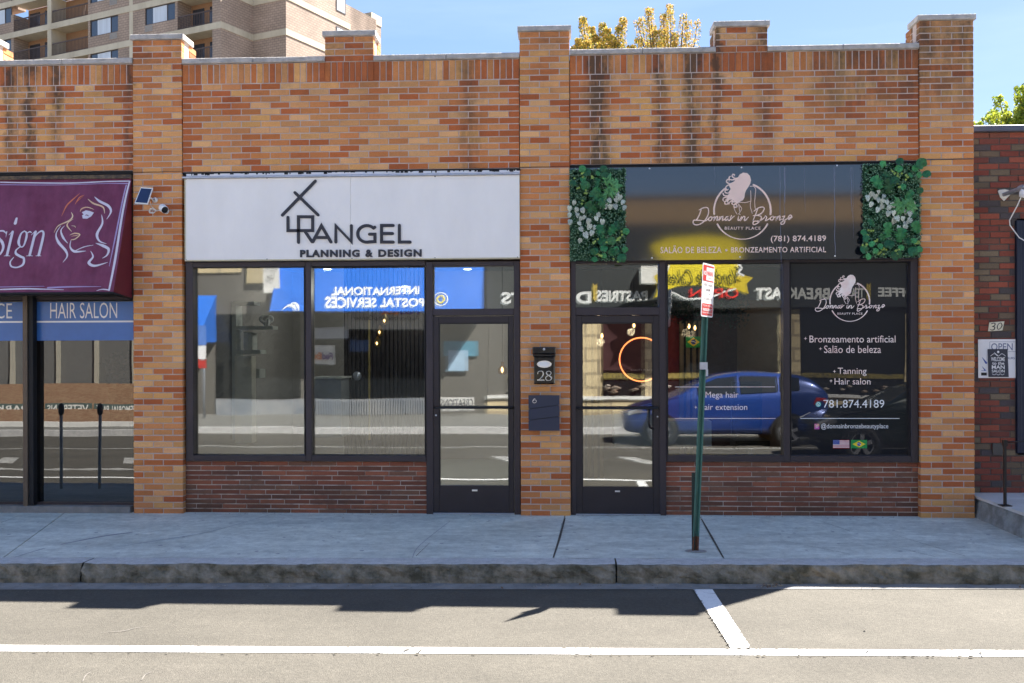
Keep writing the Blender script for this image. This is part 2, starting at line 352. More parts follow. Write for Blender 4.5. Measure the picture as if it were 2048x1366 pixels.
# kerb: back and front lines as they run (not quite parallel to the shops)
XS = [-40, -12.5, -7.2, -4.1, .45, 5.1, 9.2, 40]
kb = lineG((0, 1115), (2048, 1117.5), ZK, XS); kf = lineG((0, 1127.5), (2048, 1130), ZK, XS)
kerb = MB().box(-90, 90, -2.02, -1.98, -.35, ZR - .01).build('kerb', kerb_face_m, kind='structure')
for i in range(len(XS) - 1):
    a0, a1, b0, b1 = kb[i].copy(), kb[i+1].copy(), kf[i].copy(), kf[i+1].copy(); g = .004 if 0 < i else 0
    if abs(XS[i+1] - .45) < .01: g2 = .008
    n = max(8, min(90, int((a1.x - a0.x) / .06))); rows = []
    prof = [(0, ZK, 0), (.35, ZK, 0), (.72, ZK, .002), (.93, ZK - .003, .008), (1.0, ZK - .016, .014), (1.05, ZK - .055, .016), (1.07, ZK - .10, .018), (1.09, -.145, .014), (1.10, ZR - .03, .006)]
    vs = []; fs = []
    for k in range(n + 1):
        u = k / n; u = .0015 + u * .997
        p = a0.lerp(a1, u); q = b0.lerp(b1, u); e = .02 if k in (0, n) else 0
        for t_, z_, am in prof:
            v = p.lerp(q, t_); nn = noise.noise(Vector((v.x * 5, z_ * 9, i))) + .6 * noise.noise(Vector((v.x * 17, z_ * 30, i)))
            v.y += nn * am * 2.6 + e * (t_ > .9); v.z = z_ + (noise.noise(Vector((v.x * 9, t_ * 3, 4))) * am * .5 if t_ < 1.02 else 0) + noise.noise(Vector((v.x * 3, t_ * 2, 9))) * .004 + (noise.noise(Vector((v.x * 13, t_ * 5, 2))) * .006 if .8 < t_ < 1.03 else 0)
            vs.append(v)
    m_ = len(prof)
    for k in range(n):
        for j in range(m_ - 1): fs.append((k*m_+j, k*m_+j+1, (k+1)*m_+j+1, (k+1)*m_+j))
    mb = MB(); mb.add(vs, fs, 0, False)
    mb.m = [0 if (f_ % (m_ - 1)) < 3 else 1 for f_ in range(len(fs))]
    mb.add([a0.lerp(a1, .001) + Vector((0, 0, -.3)), a0.lerp(a1, .999) + Vector((0, 0, -.3)), a0.lerp(a1, .999), a0.lerp(a1, .001)], [(0, 1, 2, 3)], 1)
    mb.build('kerb_stone', [kerb_top_m, kerb_face_m], kerb)
# gutter strip
kg = lineG((0, 1180), (2048, 1179), ZR, XS)
mb = MB()
for i in range(len(XS) - 1):
    mb.poly([kf[i] * 1 + Vector((0, .02, ZR - ZK + .004)), kg[i] + Vector((0, 0, .004)), kg[i+1] + Vector((0, 0, .004)), kf[i+1] + Vector((0, .02, ZR - ZK + .004))][::1])
mb.build('gutter', gutter_m, kind='structure')
# sidewalk slabs with open joints
sw = MB().box(-90, 90, -1.9, 12, -.30, -.06).build('sidewalk', gutter_m, kind='structure')
def joint(px0, py0, px1, py1):
    a, b = G(px0, py0, 0), G(px1, py1, ZK); return a, b
def back_x(a, b, y): return a.x + (b.x - a.x) * (y - a.y) / (b.y - a.y)
Js = [(-90, -90), (-13.5, -13.4), (-9.3, -9.5)]
a, b = joint(112, 1031, 12, 1113); Js.append((a.x, b.x))
a, b = joint(1130, 1036, 1107, 1114.5); Js.append((a.x, b.x))
a, b = joint(1403, 1036, 1446, 1114.5); Js.append((a.x, b.x))
a, b = joint(1790, 1038, 1990, 1114.5); Js.append((4.62, 4.70))
Js += [(9.2, 9.2), (90, 90)]
def kback(x):
    A, B = kb[2], kb[5]; return A + (B - A) * ((x - A.x) / (B.x - A.x))
for i in range(len(Js) - 1):
    l, r_ = Js[i], Js[i+1]; gp = .006
    yb = .45 if i < len(Js) - 3 else .3
    f0 = kback(l[1] + gp); f1 = kback(r_[1] - gp); bx0 = l[0] + gp + (l[0] - l[1]) * .22; bx1 = r_[0] - gp + (r_[0] - r_[1]) * .22
    p = [Vector((bx0, yb, .003)), Vector((f0.x, f0.y + .004, ZK)), Vector((f1.x, f1.y + .004, ZK)), Vector((bx1, yb, .003))]
    mb = MB(); dn = Vector((0, 0, -.09))
    mb.add(p + [q + dn for q in p], [(0, 1, 2, 3), (0, 4, 5, 1), (1, 5, 6, 2), (2, 6, 7, 3), (3, 7, 4, 0)])
    mb.build('slab', concrete, sw)
# dark scuffs, cracks and a weathered seam on the slabs: thin sheets that follow the ground
scuff = mat('sidewalk_scuff', (.27, .27, .29, 1), .95, scale=14, c2=(.34, .345, .36, 1), cut=(.35, .6))
crack = mat('joint_dirt', (.05, .045, .04, 1), .95, scale=40, c2=(.13, .11, .09, 1))
mb = MB()
def gp(px, py): 
    a = G(px, py, 0); return G(px, py, ZK * min(1, max(0, -a.y / 1.97)) + .0035)
def gpath(pts): return [gp(*p) for p in pts]
UPV = Vector((0, 0, 1))
mb.ribbon(gpath([(262, 1065), (215, 1071), (150, 1083), (95, 1095), (30, 1114)]), [.035, .05, .035, .02, .012], UPV)
mb.ribbon(gpath([(545, 1028), (420, 1063), (320, 1080), (225, 1095)]), [.006, .012, .02, .008], UPV)
mb.ribbon(gpath([(900, 1042), (840, 1090), (825, 1115)]), [.006, .008, .006], UPV)
mb.build('scuff_mark', scuff, sw)
mb = MB()
for pts in ([(1130, 1036), (1120, 1073), (1107, 1114)], [(1403, 1038), (1424, 1075), (1446, 1114)]): mb.ribbon(gpath(pts), [.012, .022, .014], UPV)
for pts in ([(1640, 1042), (1700, 1062)], [(1560, 1080), (1700, 1108)], [(1750, 1085), (1870, 1113)], [(1790, 1070), (1930, 1112)], [(860, 1085), (832, 1112)], [(36, 1032), (0, 1046)]):
    mb.ribbon(gpath(pts), [.003, .006], UPV)
mb.build('sidewalk_crack', crack, sw)
mb = MB(); rr = random.Random(77)
for i in range(130):
    px, py = rr.uniform(-40, 2090), rr.uniform(1036, 1112); q = gp(px, py); r_ = rr.uniform(.004, .022); mb.add([q + Vector((math.cos(a) * r_ * rr.uniform(.7, 1.3), math.sin(a) * r_ * rr.uniform(.7, 1.2), 0)) for a in [k * math.pi / 4 for k in range(8)]], [tuple(range(8))])
mb.build('gum_spots', scuff, sw, kind='stuff')
mb = MB()
for i in range(420):          # grit and crumbs along the wall foot, the joints and the gutter
    u = rr.random()
    if u < .35: q = Vector((rr.uniform(-6.3, 4.4), -.012 - abs(rr.gauss(0, .03)), .004))
    else:
        px = rr.uniform(-40, 2090); q = G(px, 1169 + abs(rr.gauss(0, 4)), ZR + .008)
    s = rr.uniform(.0025, .008); mb.add([q + Vector((s, 0, 0)), q + Vector((0, s, 0)), q + Vector((-s, -s * .4, 0)), q + Vector((0, 0, s))], [(0, 1, 3), (1, 2, 3), (2, 0, 3), (0, 2, 1)])
mb.build('grit', mat('grit_stone', (.16, .14, .12, 1), .95, scale=30, c2=(.42, .38, .33, 1)), sw, kind='stuff')
# road paint
mb = MB()
def rl(px, py, dz=.004): return G(px, py, ZR + dz)
A0, A1, B0, B1 = rl(0, 1290), rl(2048, 1300.5), rl(0, 1302), rl(2048, 1313)
d1 = (A1 - A0).normalized(); d2 = (B1 - B0).normalized()
mb.poly([A0 - d1 * 30, B0 - d2 * 30, B1 + d2 * 30, A1 + d1 * 30])
mb.build('lane_line', paint, road)
mb = MB(); mb.poly([rl(1387, 1178.5, .008), rl(1461, 1295, .008), rl(1502, 1295, .008), rl(1425, 1178.5, .008)]); mb.build('parking_bay_line', paint, road)
mb = MB()
for q in range(-6, 7):                                     # markings out in the carriageway, seen only in the glass
    x = q * 2.35 - .9
    mb.poly([(x, -6.3, ZR + .004), (x - .45, -7.3, ZR + .004), (x - .12, -7.3, ZR + .004), (x + .33, -6.3, ZR + .004)])
mb.poly([(-40, -8.95, ZR + .004), (-40, -9.06, ZR + .004), (40, -9.06, ZR + .004), (40, -8.95, ZR + .004)])
for q in range(9):
    x = -9.6 + q * .52
    mb.poly([(x, -5.25, ZR + .004), (x - .9, -5.5, ZR + .004), (x - .72, -5.6, ZR + .004), (x + .2, -5.35, ZR + .004)])
mb.build('carriageway_marking', mat('worn_road_paint', (.26, .25, .23, 1), .85, scale=9, c2=(.42, .41, .39, 1)), road)
# patched seams in the asphalt
tar = mat('tar_seam', (.10, .095, .09, 1), .85, scale=30, c2=(.2, .18, .16, 1))
mb = MB()
rp_ = lambda pts: [rl(*p, .004) for p in pts]
mb.ribbon(rp_([(165, 1363), (172, 1350), (180, 1345)]), .006, UPV); mb.ribbon(rp_([(283, 1360), (290, 1350), (301, 1344)]), .006, UPV)
mb.ribbon(rp_([(200, 1265), (245, 1262), (270, 1256), (300, 1252)]), [.004, .01, .008, .004], UPV)
mb.build('asphalt_crack', tar, road)
mb = MB()      # chips and cracks worn through the paint
rp2 = lambda pts: [rl(*p, .0125) for p in pts]
for pts, w_ in (([(806, 1302.5), (813, 1299), (820, 1296.5), (828, 1295)], [.006, .022, .016, .004]), ([(838, 1303), (842, 1299), (845, 1296)], [.012, .016, .004]), ([(530, 1302), (536, 1297), (533, 1291)], [.005, .008, .005]), ([(1450, 1294), (1464, 1296.5), (1478, 1295.5), (1490, 1296.5), (1502, 1294)], [.010, .018, .008, .020, .008]),
                ([(1731, 1305), (1738, 1300)], [.008, .012]), ([(1966, 1311), (1960, 1304), (1956, 1301)], [.004, .014, .010]), ([(384, 1299), (381, 1293)], [.004, .006]), ([(1415, 1186), (1440, 1187.5)], [.004, .010]), ([(1470, 1307), (1468, 1299)], [.004, .008]), ([(94, 1302), (99, 1299), (97, 1291)], [.003, .006, .004])):
    mb.ribbon(rp2(pts), w_, UPV)
rr = random.Random(31)
for i in range(150):
    if rr.random() < .7: px = rr.uniform(-20, 2070); e = rr.random() < .5; q = rl(px, (1290 if e else 1302.3) + px * .0051 + rr.gauss(0, .25), .0125)
    else: u = rr.random(); e = rr.random() < .5; q = rl((1387 if e else 1426) + 75 * u + rr.gauss(0, .6), 1178.5 + 116 * u, .0125)
    r_ = rr.uniform(.004, .012); mb.add([q + Vector((math.cos(a) * r_ * rr.uniform(.6, 1.9), math.sin(a) * r_ * rr.uniform(.5, 1.2), 0)) for a in [k * math.pi / 3 for k in range(6)]], [tuple(range(6))])
mb.build('paint_chips', asphalt, road, kind='stuff')

# ================================================================== BRICKWORK
TINTS = [(.67, .328, .128), (.62, .29, .112), (.70, .372, .162), (.585, .225, .078), (.53, .192, .064), (.57, .240, .088), (.46, .130, .042), (.41, .115, .038), (.50, .158, .050), (.66, .33, .115)]
TANS, ORG, RED = [0, 1, 2, 9], [3, 4, 5], [6, 7, 8]
rb = random.Random(11)
def pick():
    u = rb.random(); return rb.choice(TANS if u < .44 else ORG if u < .82 else RED)
DARKT = [(.26, .085, .048), (.20, .072, .044), (.29, .10, .055), (.16, .068, .044), (.20, .095, .06)]
ROUGH = [(.25, .065, .040), (.21, .056, .038), (.29, .08, .048), (.17, .055, .04), (.16, .115, .075), (.19, .14, .09), (.085, .07, .07), (.25, .07, .046), (.20, .075, .05)]
def tint_attr(me, cols):
    a = me.attributes.new('tint', 'FLOAT_COLOR', 'FACE')
    flat = []
    for c in cols: flat += [c[0], c[1], c[2], 1]
    a.data.foreach_set('color', flat)
BCACHE = {}
def brick_mesh(wd, h, dp, t, mt, side=False):
    k = (round(wd, 3), round(h, 3), dp, t, mt.name, side)
    if k in BCACHE: return BCACHE[k]
    mb = MB()
    if side: mb.box(-dp / 2, dp / 2, -wd / 2, wd / 2, -h / 2, h / 2)
    else: mb.bevel_box(-wd / 2, wd / 2, 0, dp, -h / 2, h / 2, .003)
    me = bpy.data.meshes.new('brick'); me.from_pydata(mb.v, [], mb.f); me.materials.append(mt); tint_attr(me, [t] * len(mb.f)); me.update()
    BCACHE[k] = me; return me
class Bricks:
    def __init__(s, parent, mt, depth, limit=300): s.q = []; s.p = parent; s.m = mt; s.d = depth; s.lim = limit
    def add(s, x0, x1, z0, z1, y, t, side=False, parent=None):
        e_ = rb.uniform(-.0012, .0012); s.q.append((x0 + e_, x1 + rb.uniform(-.0012, .0012), z0 + rb.uniform(0, .0012), z1 - rb.uniform(0, .0014), y + rb.uniform(-.003, .003), t, side, parent or s.p))
    def finish(s, prefer=None):
        def size(b): return -((b[1]-b[0]) * (b[3]-b[2]) / (((b[0]+b[1])/2) ** 2 + 110)) + (5 if b[6] else 0) + (5 if prefer and not prefer(b) else 0)
        q = sorted(s.q, key=size); one, rest = q[:s.lim], q[s.lim:]
        for x0, x1, z0, z1, y, t, side, par in one:
            w_ = round(x1 - x0, 3)
            jt = (.91, 1.0, 1.08)[rb.randrange(3)]; me = brick_mesh(w_, z1 - z0, s.d, tuple(q_ * jt for q_ in t), s.m, side)
            o = bpy.data.objects.new('brick', me); col.objects.link(o); o.parent = par
            o.location = ((x0+x1)/2, y, (z0+z1)/2)
            if not side: o.rotation_euler = (0, rb.uniform(-.002, .002), 0)
        if rest:
            mb = MB(); cols = []
            for x0, x1, z0, z1, y, t, side, par in rest:
                k0 = len(mb.f)
                if side: mb.box(x0, x1, y, y + s.side_len(y), z0, z1)
                else: mb.bevel_box(x0, x1, y, y + s.d, z0, z1, .003)
                jt = rb.uniform(.90, 1.10); cols += [(t[0] * jt, t[1] * jt * rb.uniform(.96, 1.04), t[2] * jt)] * (len(mb.f) - k0)
            o = mb.build('brick', s.m, s.p, kind='stuff'); tint_attr(o.data, cols)
    def side_len(s, y): return .2
def J(): return .0052
def stretcher_rows(B, x0, x1, z0, z1, y, half=True, redends=False, pitch=.2135, rows=None, parent=None, tfn=pick):
    n = rows or max(1, round((z1 - z0) / .0667)); dz = (z1 - z0) / n; nb = max(1, round((x1 - x0) / pitch)); p = (x1 - x0) / nb
    for r_ in range(n):
        za, zb = z0 + r_ * dz + J(), z0 + (r_ + 1) * dz - J(); odd = (r_ + (n % 2)) % 2
        edges = [x0 + i * p for i in range(nb + 1)] if odd else [x0] + [x0 + (i + .47) * p for i in range(nb)] + [x1]
        if not odd and abs(edges[-1] - edges[-2]) < .04: edges.pop(-2)
        for i in range(len(edges) - 1):
            a_, b_ = edges[i] + (J() if i else 0), edges[i+1] - (J() if i < len(edges) - 2 else 0)
            t = tfn()
            if redends and (i == 0 or i == len(edges) - 2): t = TINTS[rb.choice(RED)]
            B.add(a_, b_, za, zb, y + .0, t if isinstance(t, tuple) else TINTS[t], parent=parent)
def pier_rows(B, x0, x1, z0, z1, y, parent=None):
    n = round((z1 - z0) / .0668); dz = (z1 - z0) / n; W = x1 - x0; u = W / 2.5
    for r_ in range(n):
        za, zb = z0 + r_ * dz + J(), z0 + (r_ + 1) * dz - J()
        e = [x0, x0 + u, x0 + 2 * u, x1] if r_ % 2 else [x0, x0 + .5 * u, x0 + 1.5 * u, x1]
        for i in range(3): B.add(e[i] + (J() if i else 0), e[i+1] - (J() if i < 2 else 0), za, zb, y, TINTS[pick()], parent=parent)
def soldiers(B, x0, x1, z0, z1, y, red=0, allred=False, parent=None):
    n = round((x1 - x0) / .0675); d = (x1 - x0) / n
    for i in range(n):
        t = TINTS[rb.choice(RED)] if allred or i < red or i >= n - red else TINTS[rb.choice(TANS + ORG + ORG + [8]) if rb.random() > .12 else rb.choice(RED)]
        B.add(x0 + i * d + (J() if i else 0), x0 + (i + 1) * d - (J() if i < n - 1 else 0), z0 + J(), z1 - J(), y, t, parent=parent)
def side_rows(B, x, sgn, y0, y1, z0, z1, parent=None):        # stretchers of a return face
    n = round((z1 - z0) / .0668); dz = (z1 - z0) / n
    for r_ in range(n):
        za, zb = z0 + r_ * dz + J(), z0 + (r_ + 1) * dz - J()
        B.add(x - .03, x + .03, za, zb, (y0 + y1) / 2 + .045, TINTS[pick()], True, parent=parent)

building = thing('brick_building', 'one-storey row of shops in tan and orange brick with stone-capped piers', 'building', (0, 0, 0))
BK = Bricks(building, MB_BRICK, .09)
def zat(px, py): return P(px, py, 0).z
XL = P(315, 600).x
X = {k: P(v, 600, 0).x for k, v in dict(p1a=266.5, p1b=364.5, p2a=1040.5, p2b=1140, p3a=1840.5, p3b=1948.5, m1a=651, m1b=748, m2a=1433.5, m2b=1536.5).items()}
X['b0'] = X['p1a'] - (X['p2a'] - X['p1b']); X['m0b'] = X['p1a'] - (X['m1a'] - X['p1b']); X['m0a'] = X['m0b'] - .54
PD = .24
# piers
for key, pa, pb, pxc, yt, yb in (('p1', 'p1a', 'p1b', 315, 79.5, 1031), ('p2', 'p2a', 'p2b', 1090, 62.5, 1034), ('p3', 'p3a', 'p3b', 1895, 40, 1037)):
    x0, x1 = X[pa], X[pb]; zt = zat(pxc, yt)
    core = MB().box(x0 + .004, x1 - .004, .005, PD + .05, -.05, zt - .002).build('pier', mortar, building)
    pier_rows(BK, x0, x1, -.015, zt, 0.0, core)
    yy = zat(pxc, 128)
    side_rows(BK, x1 - .028, 1, .1, PD, yy - .07, zt, core); side_rows(BK, x0 + .028, -1, .1, PD, yy - .07, zt, core)
    zj = zat(pxc, {'p1': 344, 'p2': 334, 'p3': 319}[key]); MB().box(x0 + .002, x0 + (x1 - x0) * .62, -.0045, .004, zj - .004, zj + .003).box(x0 + (x1 - x0) * .62, x1 - .002, -.0045, .004, zj + .001, zj + .006).build('open_joint', gasket, core)
    h = zat(pxc, yt - 10.5) - zt; o_ = .022
    mb = MB().bevel_box(x0 - o_, x1 + o_, -o_, PD + .06, zt, zt + h, .006); mb.build('pier_cap', stone, building)
# bay walls
coping_y = {}
for key, xa, xb, pxc, ys in (('b0', X['b0'], X['p1a'], 130, (118.3, 129.5, 170, 342.5)), ('b1', X['p1b'], X['p2a'], 700, (111, 122.5, 163, 340)), ('b2', X['p2b'], X['p3a'], 1492, (92.3, 103.5, 142.5, 325))):
    zc, zs, zr, zb = [zat(pxc, q) for q in ys]
    yf = .012; g = .007
    mm = MB().box(xa + g, xb - g, yf + .005, .2, zb + .002, zs).box(xa - .05, xb + .05, .2, .28, zb + .002, zs)
    core = mm.build('wall', mortar, building)
    stretcher_rows(BK, xa + g, xb - g, zb, zr, yf, redends=True, parent=core)
    m0, m1 = {'b0': (X['m0a'], X['m0b']), 'b1': (X['m1a'], X['m1b']), 'b2': (X['m2a'], X['m2b'])}[key]
    soldiers(BK, xa + g, m0, zr, zs, yf, 3 if key != 'b0' else 0, parent=core); soldiers(BK, m1, xb - g, zr, zs, yf, 3, parent=core)
    soldiers(BK, m0, m1, zr, zs, yf - .006, allred=True, parent=core)
    pxm = {'b0': -60, 'b1': 700, 'b2': 1485}[key]; ymt = {'b0': 83, 'b1': 72, 'b2': 53}[key]
    zm = zat(pxm, ymt)
    mc = MB().box(m0 + .004, m1 - .004, yf, PD, zs, zm).build('pier', mortar, building)
    u = (m1 - m0) / 2.5; n = max(3, round((zm - zs) / .067)); dz = (zm - zs) / n
    for r_ in range(n):
        e = [m0, m0+u, m0+2*u, m1] if r_ % 2 == 0 else [m0, m0+.5*u, m0+1.5*u, m1]
        for i in range(3): BK.add(e[i] + (J() if i else 0), e[i+1] - (J() if i < 2 else 0), zs + r_*dz + J(), zs + (r_+1)*dz - J(), yf - .006, TINTS[rb.choice(RED) if r_ == 0 else pick()], parent=mc)
    side_rows(BK, m1 - .028, 1, .1, PD, zs, zm, mc); side_rows(BK, m0 + .028, -1, .1, PD, zs, zm, mc)
    MB().bevel_box(m0 - .025, m1 + .025, yf - .03, PD + .05, zm, zm + .058, .006).build('pier_cap', stone, building)
    # copings in two runs of a few stones, either side of the little pier
    for ra, rb2 in ((xa + .004, m0 - .002), (m1 + .002, xb - .004)):
        k = 2; 
        for q in range(k):
            a_, b_ = ra + (rb2 - ra) * q / k, ra + (rb2 - ra) * (q + 1) / k
            MB().bevel_box(a_ + (.002 if q else 0), b_ - .002 * (q < k - 1), yf - .022, .31, zs + .003, zc + rb.uniform(-.002, .002), .008).build('coping_stone', stone, building)
    # steel lintel
    MB().box(xa - .03, xb + .03, .03, .26, zb - .03, zb - .002).box(xa, xb, .02, .04, zb - .012, zb - .003).build('lintel', gasket, building)
    # wall behind the signs and above the glass
    MB().box(xa, xb, .16, .28, zat(pxc, 531), zb - .03).build('wall', mortar_dark, building)
BK.finish()
# roof, side and back walls, floors and the inside partitions
in_wall = mat('interior_plaster', (.25, .235, .22, 1), .9, var=.04, scale=2)
in_floor = mat('interior_floor', (.30, .32, .30, 1), .5, var=.08, scale=2)
in_ceil = mat('interior_ceiling', (.30, .31, .33, 1), .9, var=.03)
bxa, bxb = X['b0'] - .8, X['p3b']
mb = MB().box(bxa, bxb - .01, .28, 9, 4.35, 4.5); mb.build('roof', mat('roof_gravel', (.3, .29, .27, 1), .95), building)
MB().box(bxb - .2, bxb - .004, .29, 9, -.05, 4.36).box(bxa, bxa + .2, .29, 9, -.05, 4.36).box(bxa, bxb - .004, 9, 9.2, -.05, 4.6).build('side_wall', mortar_dark, building)
mb = MB()
for xx in (X['p1a'] + .2, X['p2a'] + .2): mb.box(xx, xx + .12, .3, 8.9, 0, 3.3)
mb.box(bxa, bxb, 5.2, 5.3, 0, 3.3); mb.build('partition_wall', in_wall, building)
MB().box(bxa + .1, bxb - .1, .26, 8.9, 3.06, 3.14).build('ceiling', in_ceil, building)
MB().box(bxa + .1, bxb - .1, .20, 8.9, -.05, .012).build('shop_floor', in_floor, building)

# bulkheads of thin dark brick
for xa, xb, yt, pxc in ((P(371, 700, .08).x, P(853, 700, .08).x, 922.5, 610), (P(1331, 700, .08).x, P(1838, 700, .08).x, 924, 1585)):
    zt = P(pxc, yt, .08).z
    core = MB().box(xa, xb, .088, .24, -.05, zt - .001).build('bulkhead', mortar_pale, building)
    B2 = Bricks(core, OLD_RED, .09, 400); n = 11; dz = (zt + .012) / n
    for r_ in range(n):
        x = xa; ln = .29 if pxc < 1000 else .305; off = (r_ % 2) * .5 * ln + rb.uniform(-.03, .03) * (pxc < 1000)
        e = [xa]; x = xa + (off if off > .05 else ln)
        while x < xb - .06: e.append(x); x += ln * (rb.uniform(.9, 1.1) if pxc < 1000 else rb.uniform(.985, 1.015))
        e.append(xb)
        for i in range(len(e) - 1):
            B2.add(e[i] + .004 * (i > 0), e[i+1] - .004 * (i < len(e) - 2), -.012 + r_*dz + .0045, -.012 + (r_+1)*dz - .0045, .08, DARKT[rb.randrange(5)], parent=core)
    B2.finish()
#==STORE==
# ================================================================== SHOPFRONTS
def fbox(mb, px0, px1, py0, py1, Y, dep, mi=0, pxr=None):
    a, b = P(px0, py1, Y), P(px1, py0, Y)
    if pxr is not None: a.z, b.z = P(pxr, py1, Y).z, P(pxr, py0, Y).z
    return mb.box(a.x, b.x, Y, Y + dep, a.z, b.z)
def rectp(px0, px1, py0, py1, Y, pxr=None):
    m = pxr or (px0 + px1) / 2
    return P(px0, (py0+py1)/2, Y).x, P(px1, (py0+py1)/2, Y).x, P(m, py1, Y).z, P(m, py0, Y).z
def pane(name, px0, px1, py0, py1, m, parent, Y=YG, pxr=None, inner=pane_in, ang=.0016):
    x0, x1, z0, z1 = rectp(px0, px1, py0, py1, Y, pxr)
    x0 -= .015; x1 += .015; z0 -= .015; z1 += .015
    o = MB().add([(x0, Y, z0), (x1, Y, z0), (x1, Y, z1), (x0, Y, z1)], [(0, 1, 2, 3)]).build(name, m, parent)
    if inner:
        xm = (x0 + x1) / 2; h = (x1 - x0) / 2 * ang; v = .0011 * (z1 - z0) / 2
        MB().add([(x0, Y + .02 - h - v, z0), (x1, Y + .02 + h - v, z0), (x1, Y + .02 + h + v, z1), (x0, Y + .02 - h + v, z1)], [(0, 1, 2, 3)]).build('inner_pane', inner, o)
    return o
def frame(px, py, holes, Y, dep, parent, name='window_frame', m=frame_m, pxr=None):
    """bars between the openings of a window: px, py = sorted grid lines; holes = set of open cells"""
    xs = [P(q, 700, Y).x for q in px]; mid = pxr or (px[0] + px[-1]) / 2; zs = [P(mid, q, Y).z for q in py]; mb = MB()
    for i in range(len(xs) - 1):
        j = 0
        while j < len(zs) - 1:
            if (i, j) in holes: j += 1; continue
            k = j
            while k < len(zs) - 1 and (i, k) not in holes: k += 1
            mb.bevel_box(xs[i], xs[i+1], Y, Y + dep, zs[k], zs[j], .004); j = k
    return mb.build(name, m, parent)
YF = .045
# --- left shopfront (window of two panes, a transom over the door)
f1 = frame([371.5, 386, 611, 622.5, 851.5], [522.5, 533, 911, 922.5], {(1, 1), (3, 1)}, YF, .12, building)
f1b = frame([852, 866, 1028, 1040.2], [522.5, 532, 617.5, 630.5, 1031], {(1, 1), (1, 3)}, YF - .004, .14, building, 'door_frame', pxr=945)
for a_, b_ in ((386, 611), (622.5, 851.5)):
    o = pane('window_pane', a_, b_, 533, 911, pane_m, f1)
    x0, x1, z0, z1 = rectp(a_, b_, 533, 911, YF + .05); mb = MB()
    mb.box(x0, x0 + .012, YF + .03, YF + .07, z0, z1).box(x1 - .012, x1, YF + .03, YF + .07, z0, z1).box(x0 + .012, x1 - .012, YF + .03, YF + .07, z1 - .012, z1).box(x0 + .012, x1 - .012, YF + .03, YF + .07, z0, z0 + .008)
    mb.build('gasket', gasket, f1)
pane('transom_pane', 866, 1028, 532, 617.5, pane_m, f1b, pxr=945)
def door(px0, px1, py0, py1, gx0, gx1, gy0, gy1, by, bx0, bx1, pxr):
    Y = YF + .012
    x0, x1, z0, z1 = rectp(px0, px1, py0, py1, Y, pxr); g0, g1, h0, h1 = rectp(gx0, gx1, gy0, gy1, Y, pxr)
    leaf = MB().bevel_box(x0, g0, Y, Y + .05, z0, z1, .003).bevel_box(g1, x1, Y, Y + .05, z0, z1, .003).bevel_box(g0 + .0005, g1 - .0005, Y + .001, Y + .05, z0, h0, .003).bevel_box(g0 + .0005, g1 - .0005, Y + .001, Y + .05, h1, z1, .003).build('door', leaf_m, building)
    pane('door_glass', gx0, gx1, gy0, gy1, pane_m, leaf, Y + .03, pxr, ang=.003)
    mb = MB(); mb.box(g0, g0 + .01, Y + .006, Y + .028, h0, h1).box(g1 - .01, g1, Y + .006, Y + .028, h0, h1).box(g0 + .01, g1 - .01, Y + .006, Y + .028, h1 - .01, h1).build('glazing_bead', gasket, leaf)
    bz = P(pxr, by, Y - .05).z; a_, b_ = P(bx0, by, Y - .05).x, P(bx1, by, Y - .05).x
    MB().tube([(a_, Y - .002, bz), (a_ + .02, Y - .045, bz), (b_ - .02, Y - .045, bz), (b_, Y - .002, bz)], .013, 10).build('push_bar', black_m, leaf)
    MB().box(x0, x1, Y - .03, Y + .06, z0 - .012, z0 - .003).build('threshold', steel, leaf)
    return leaf, Y, (x0, x1, z0, z1, g0, g1, h0, h1)
d1, YD, D1 = door(866.5, 1027.5, 632.5, 1025, 878, 1018, 646, 971.5, 815.5, 868, 1027, 945)
sil = mat('silver_fitting', (.75, .74, .72, 1), .3, .7)
MB().lathe([(0, -.006), (.008, -.006), (.010, 0)], P(872, 830.5, YD), (0, 1, 0), 12).build('lock_cylinder', sil, d1)
MB().bevel_box(P(944, 981, YD).x, P(955, 981, YD).x, YD - .003, YD, P(945, 982.5, YD).z, P(945, 979, YD).z, .001).build('maker_plate', sil, d1)
# --- right shopfront
f2b = frame([1141.5, 1152, 1318.5, 1331.5], [516, 527, 614.5, 630.5, 1033], {(1, 1), (1, 3)}, YF - .004, .14, building, 'door_frame', pxr=1235)
f2 = frame([1332, 1334, 1567, 1580, 1822, 1837], [514, 524.5, 911, 924], {(1, 1), (3, 1)}, YF, .12, building, pxr=1585)
pane('transom_pane', 1152, 1318.5, 527, 614.5, pane_m, f2b, pxr=1235)
pane('window_pane', 1334, 1567, 524.5, 911, pane_m, f2, pxr=1585)
for a_, b_ in ((1334, 1567), (1580, 1822)):
    x0, x1, z0, z1 = rectp(a_, b_, 524.5, 911, YF + .05, 1585); mb = MB()
    mb.box(x0, x0 + .010, YF + .03, YF + .07, z0, z1).box(x1 - .010, x1, YF + .03, YF + .07, z0, z1).box(x0 + .010, x1 - .010, YF + .03, YF + .07, z1 - .010, z1).build('gasket', gasket, f2)
film = pane('filmed_window_pane', 1580, 1822, 524.5, 911, film_pane, f2, pxr=1585, inner=None)
film['label'] = 'window pane covered in black film with rose lettering'
d2, YD, D2 = door(1151, 1320, 631, 1027, 1164, 1306.5, 645.5, 974, 816.5, 1153, 1318, 1235)
MB().tube([P(1299, 818, YD - .04), P(1298, 845, YD - .045), P(1300, 855, YD - .04), P(1306, 858, YD)], .012, 8).build('pull_handle', black_m, d2)
MB().lathe([(0, -.006), (.008, -.006), (.010, 0)], P(1315, 833.5, YD), (0, 1, 0), 12).build('lock_cylinder', sil, d2)
MB().bevel_box(P(1230, 983, YD).x, P(1240, 983, YD).x, YD - .003, YD, P(1235, 984, YD).z, P(1235, 981, YD).z, .001).build('maker_plate', sil, d2)

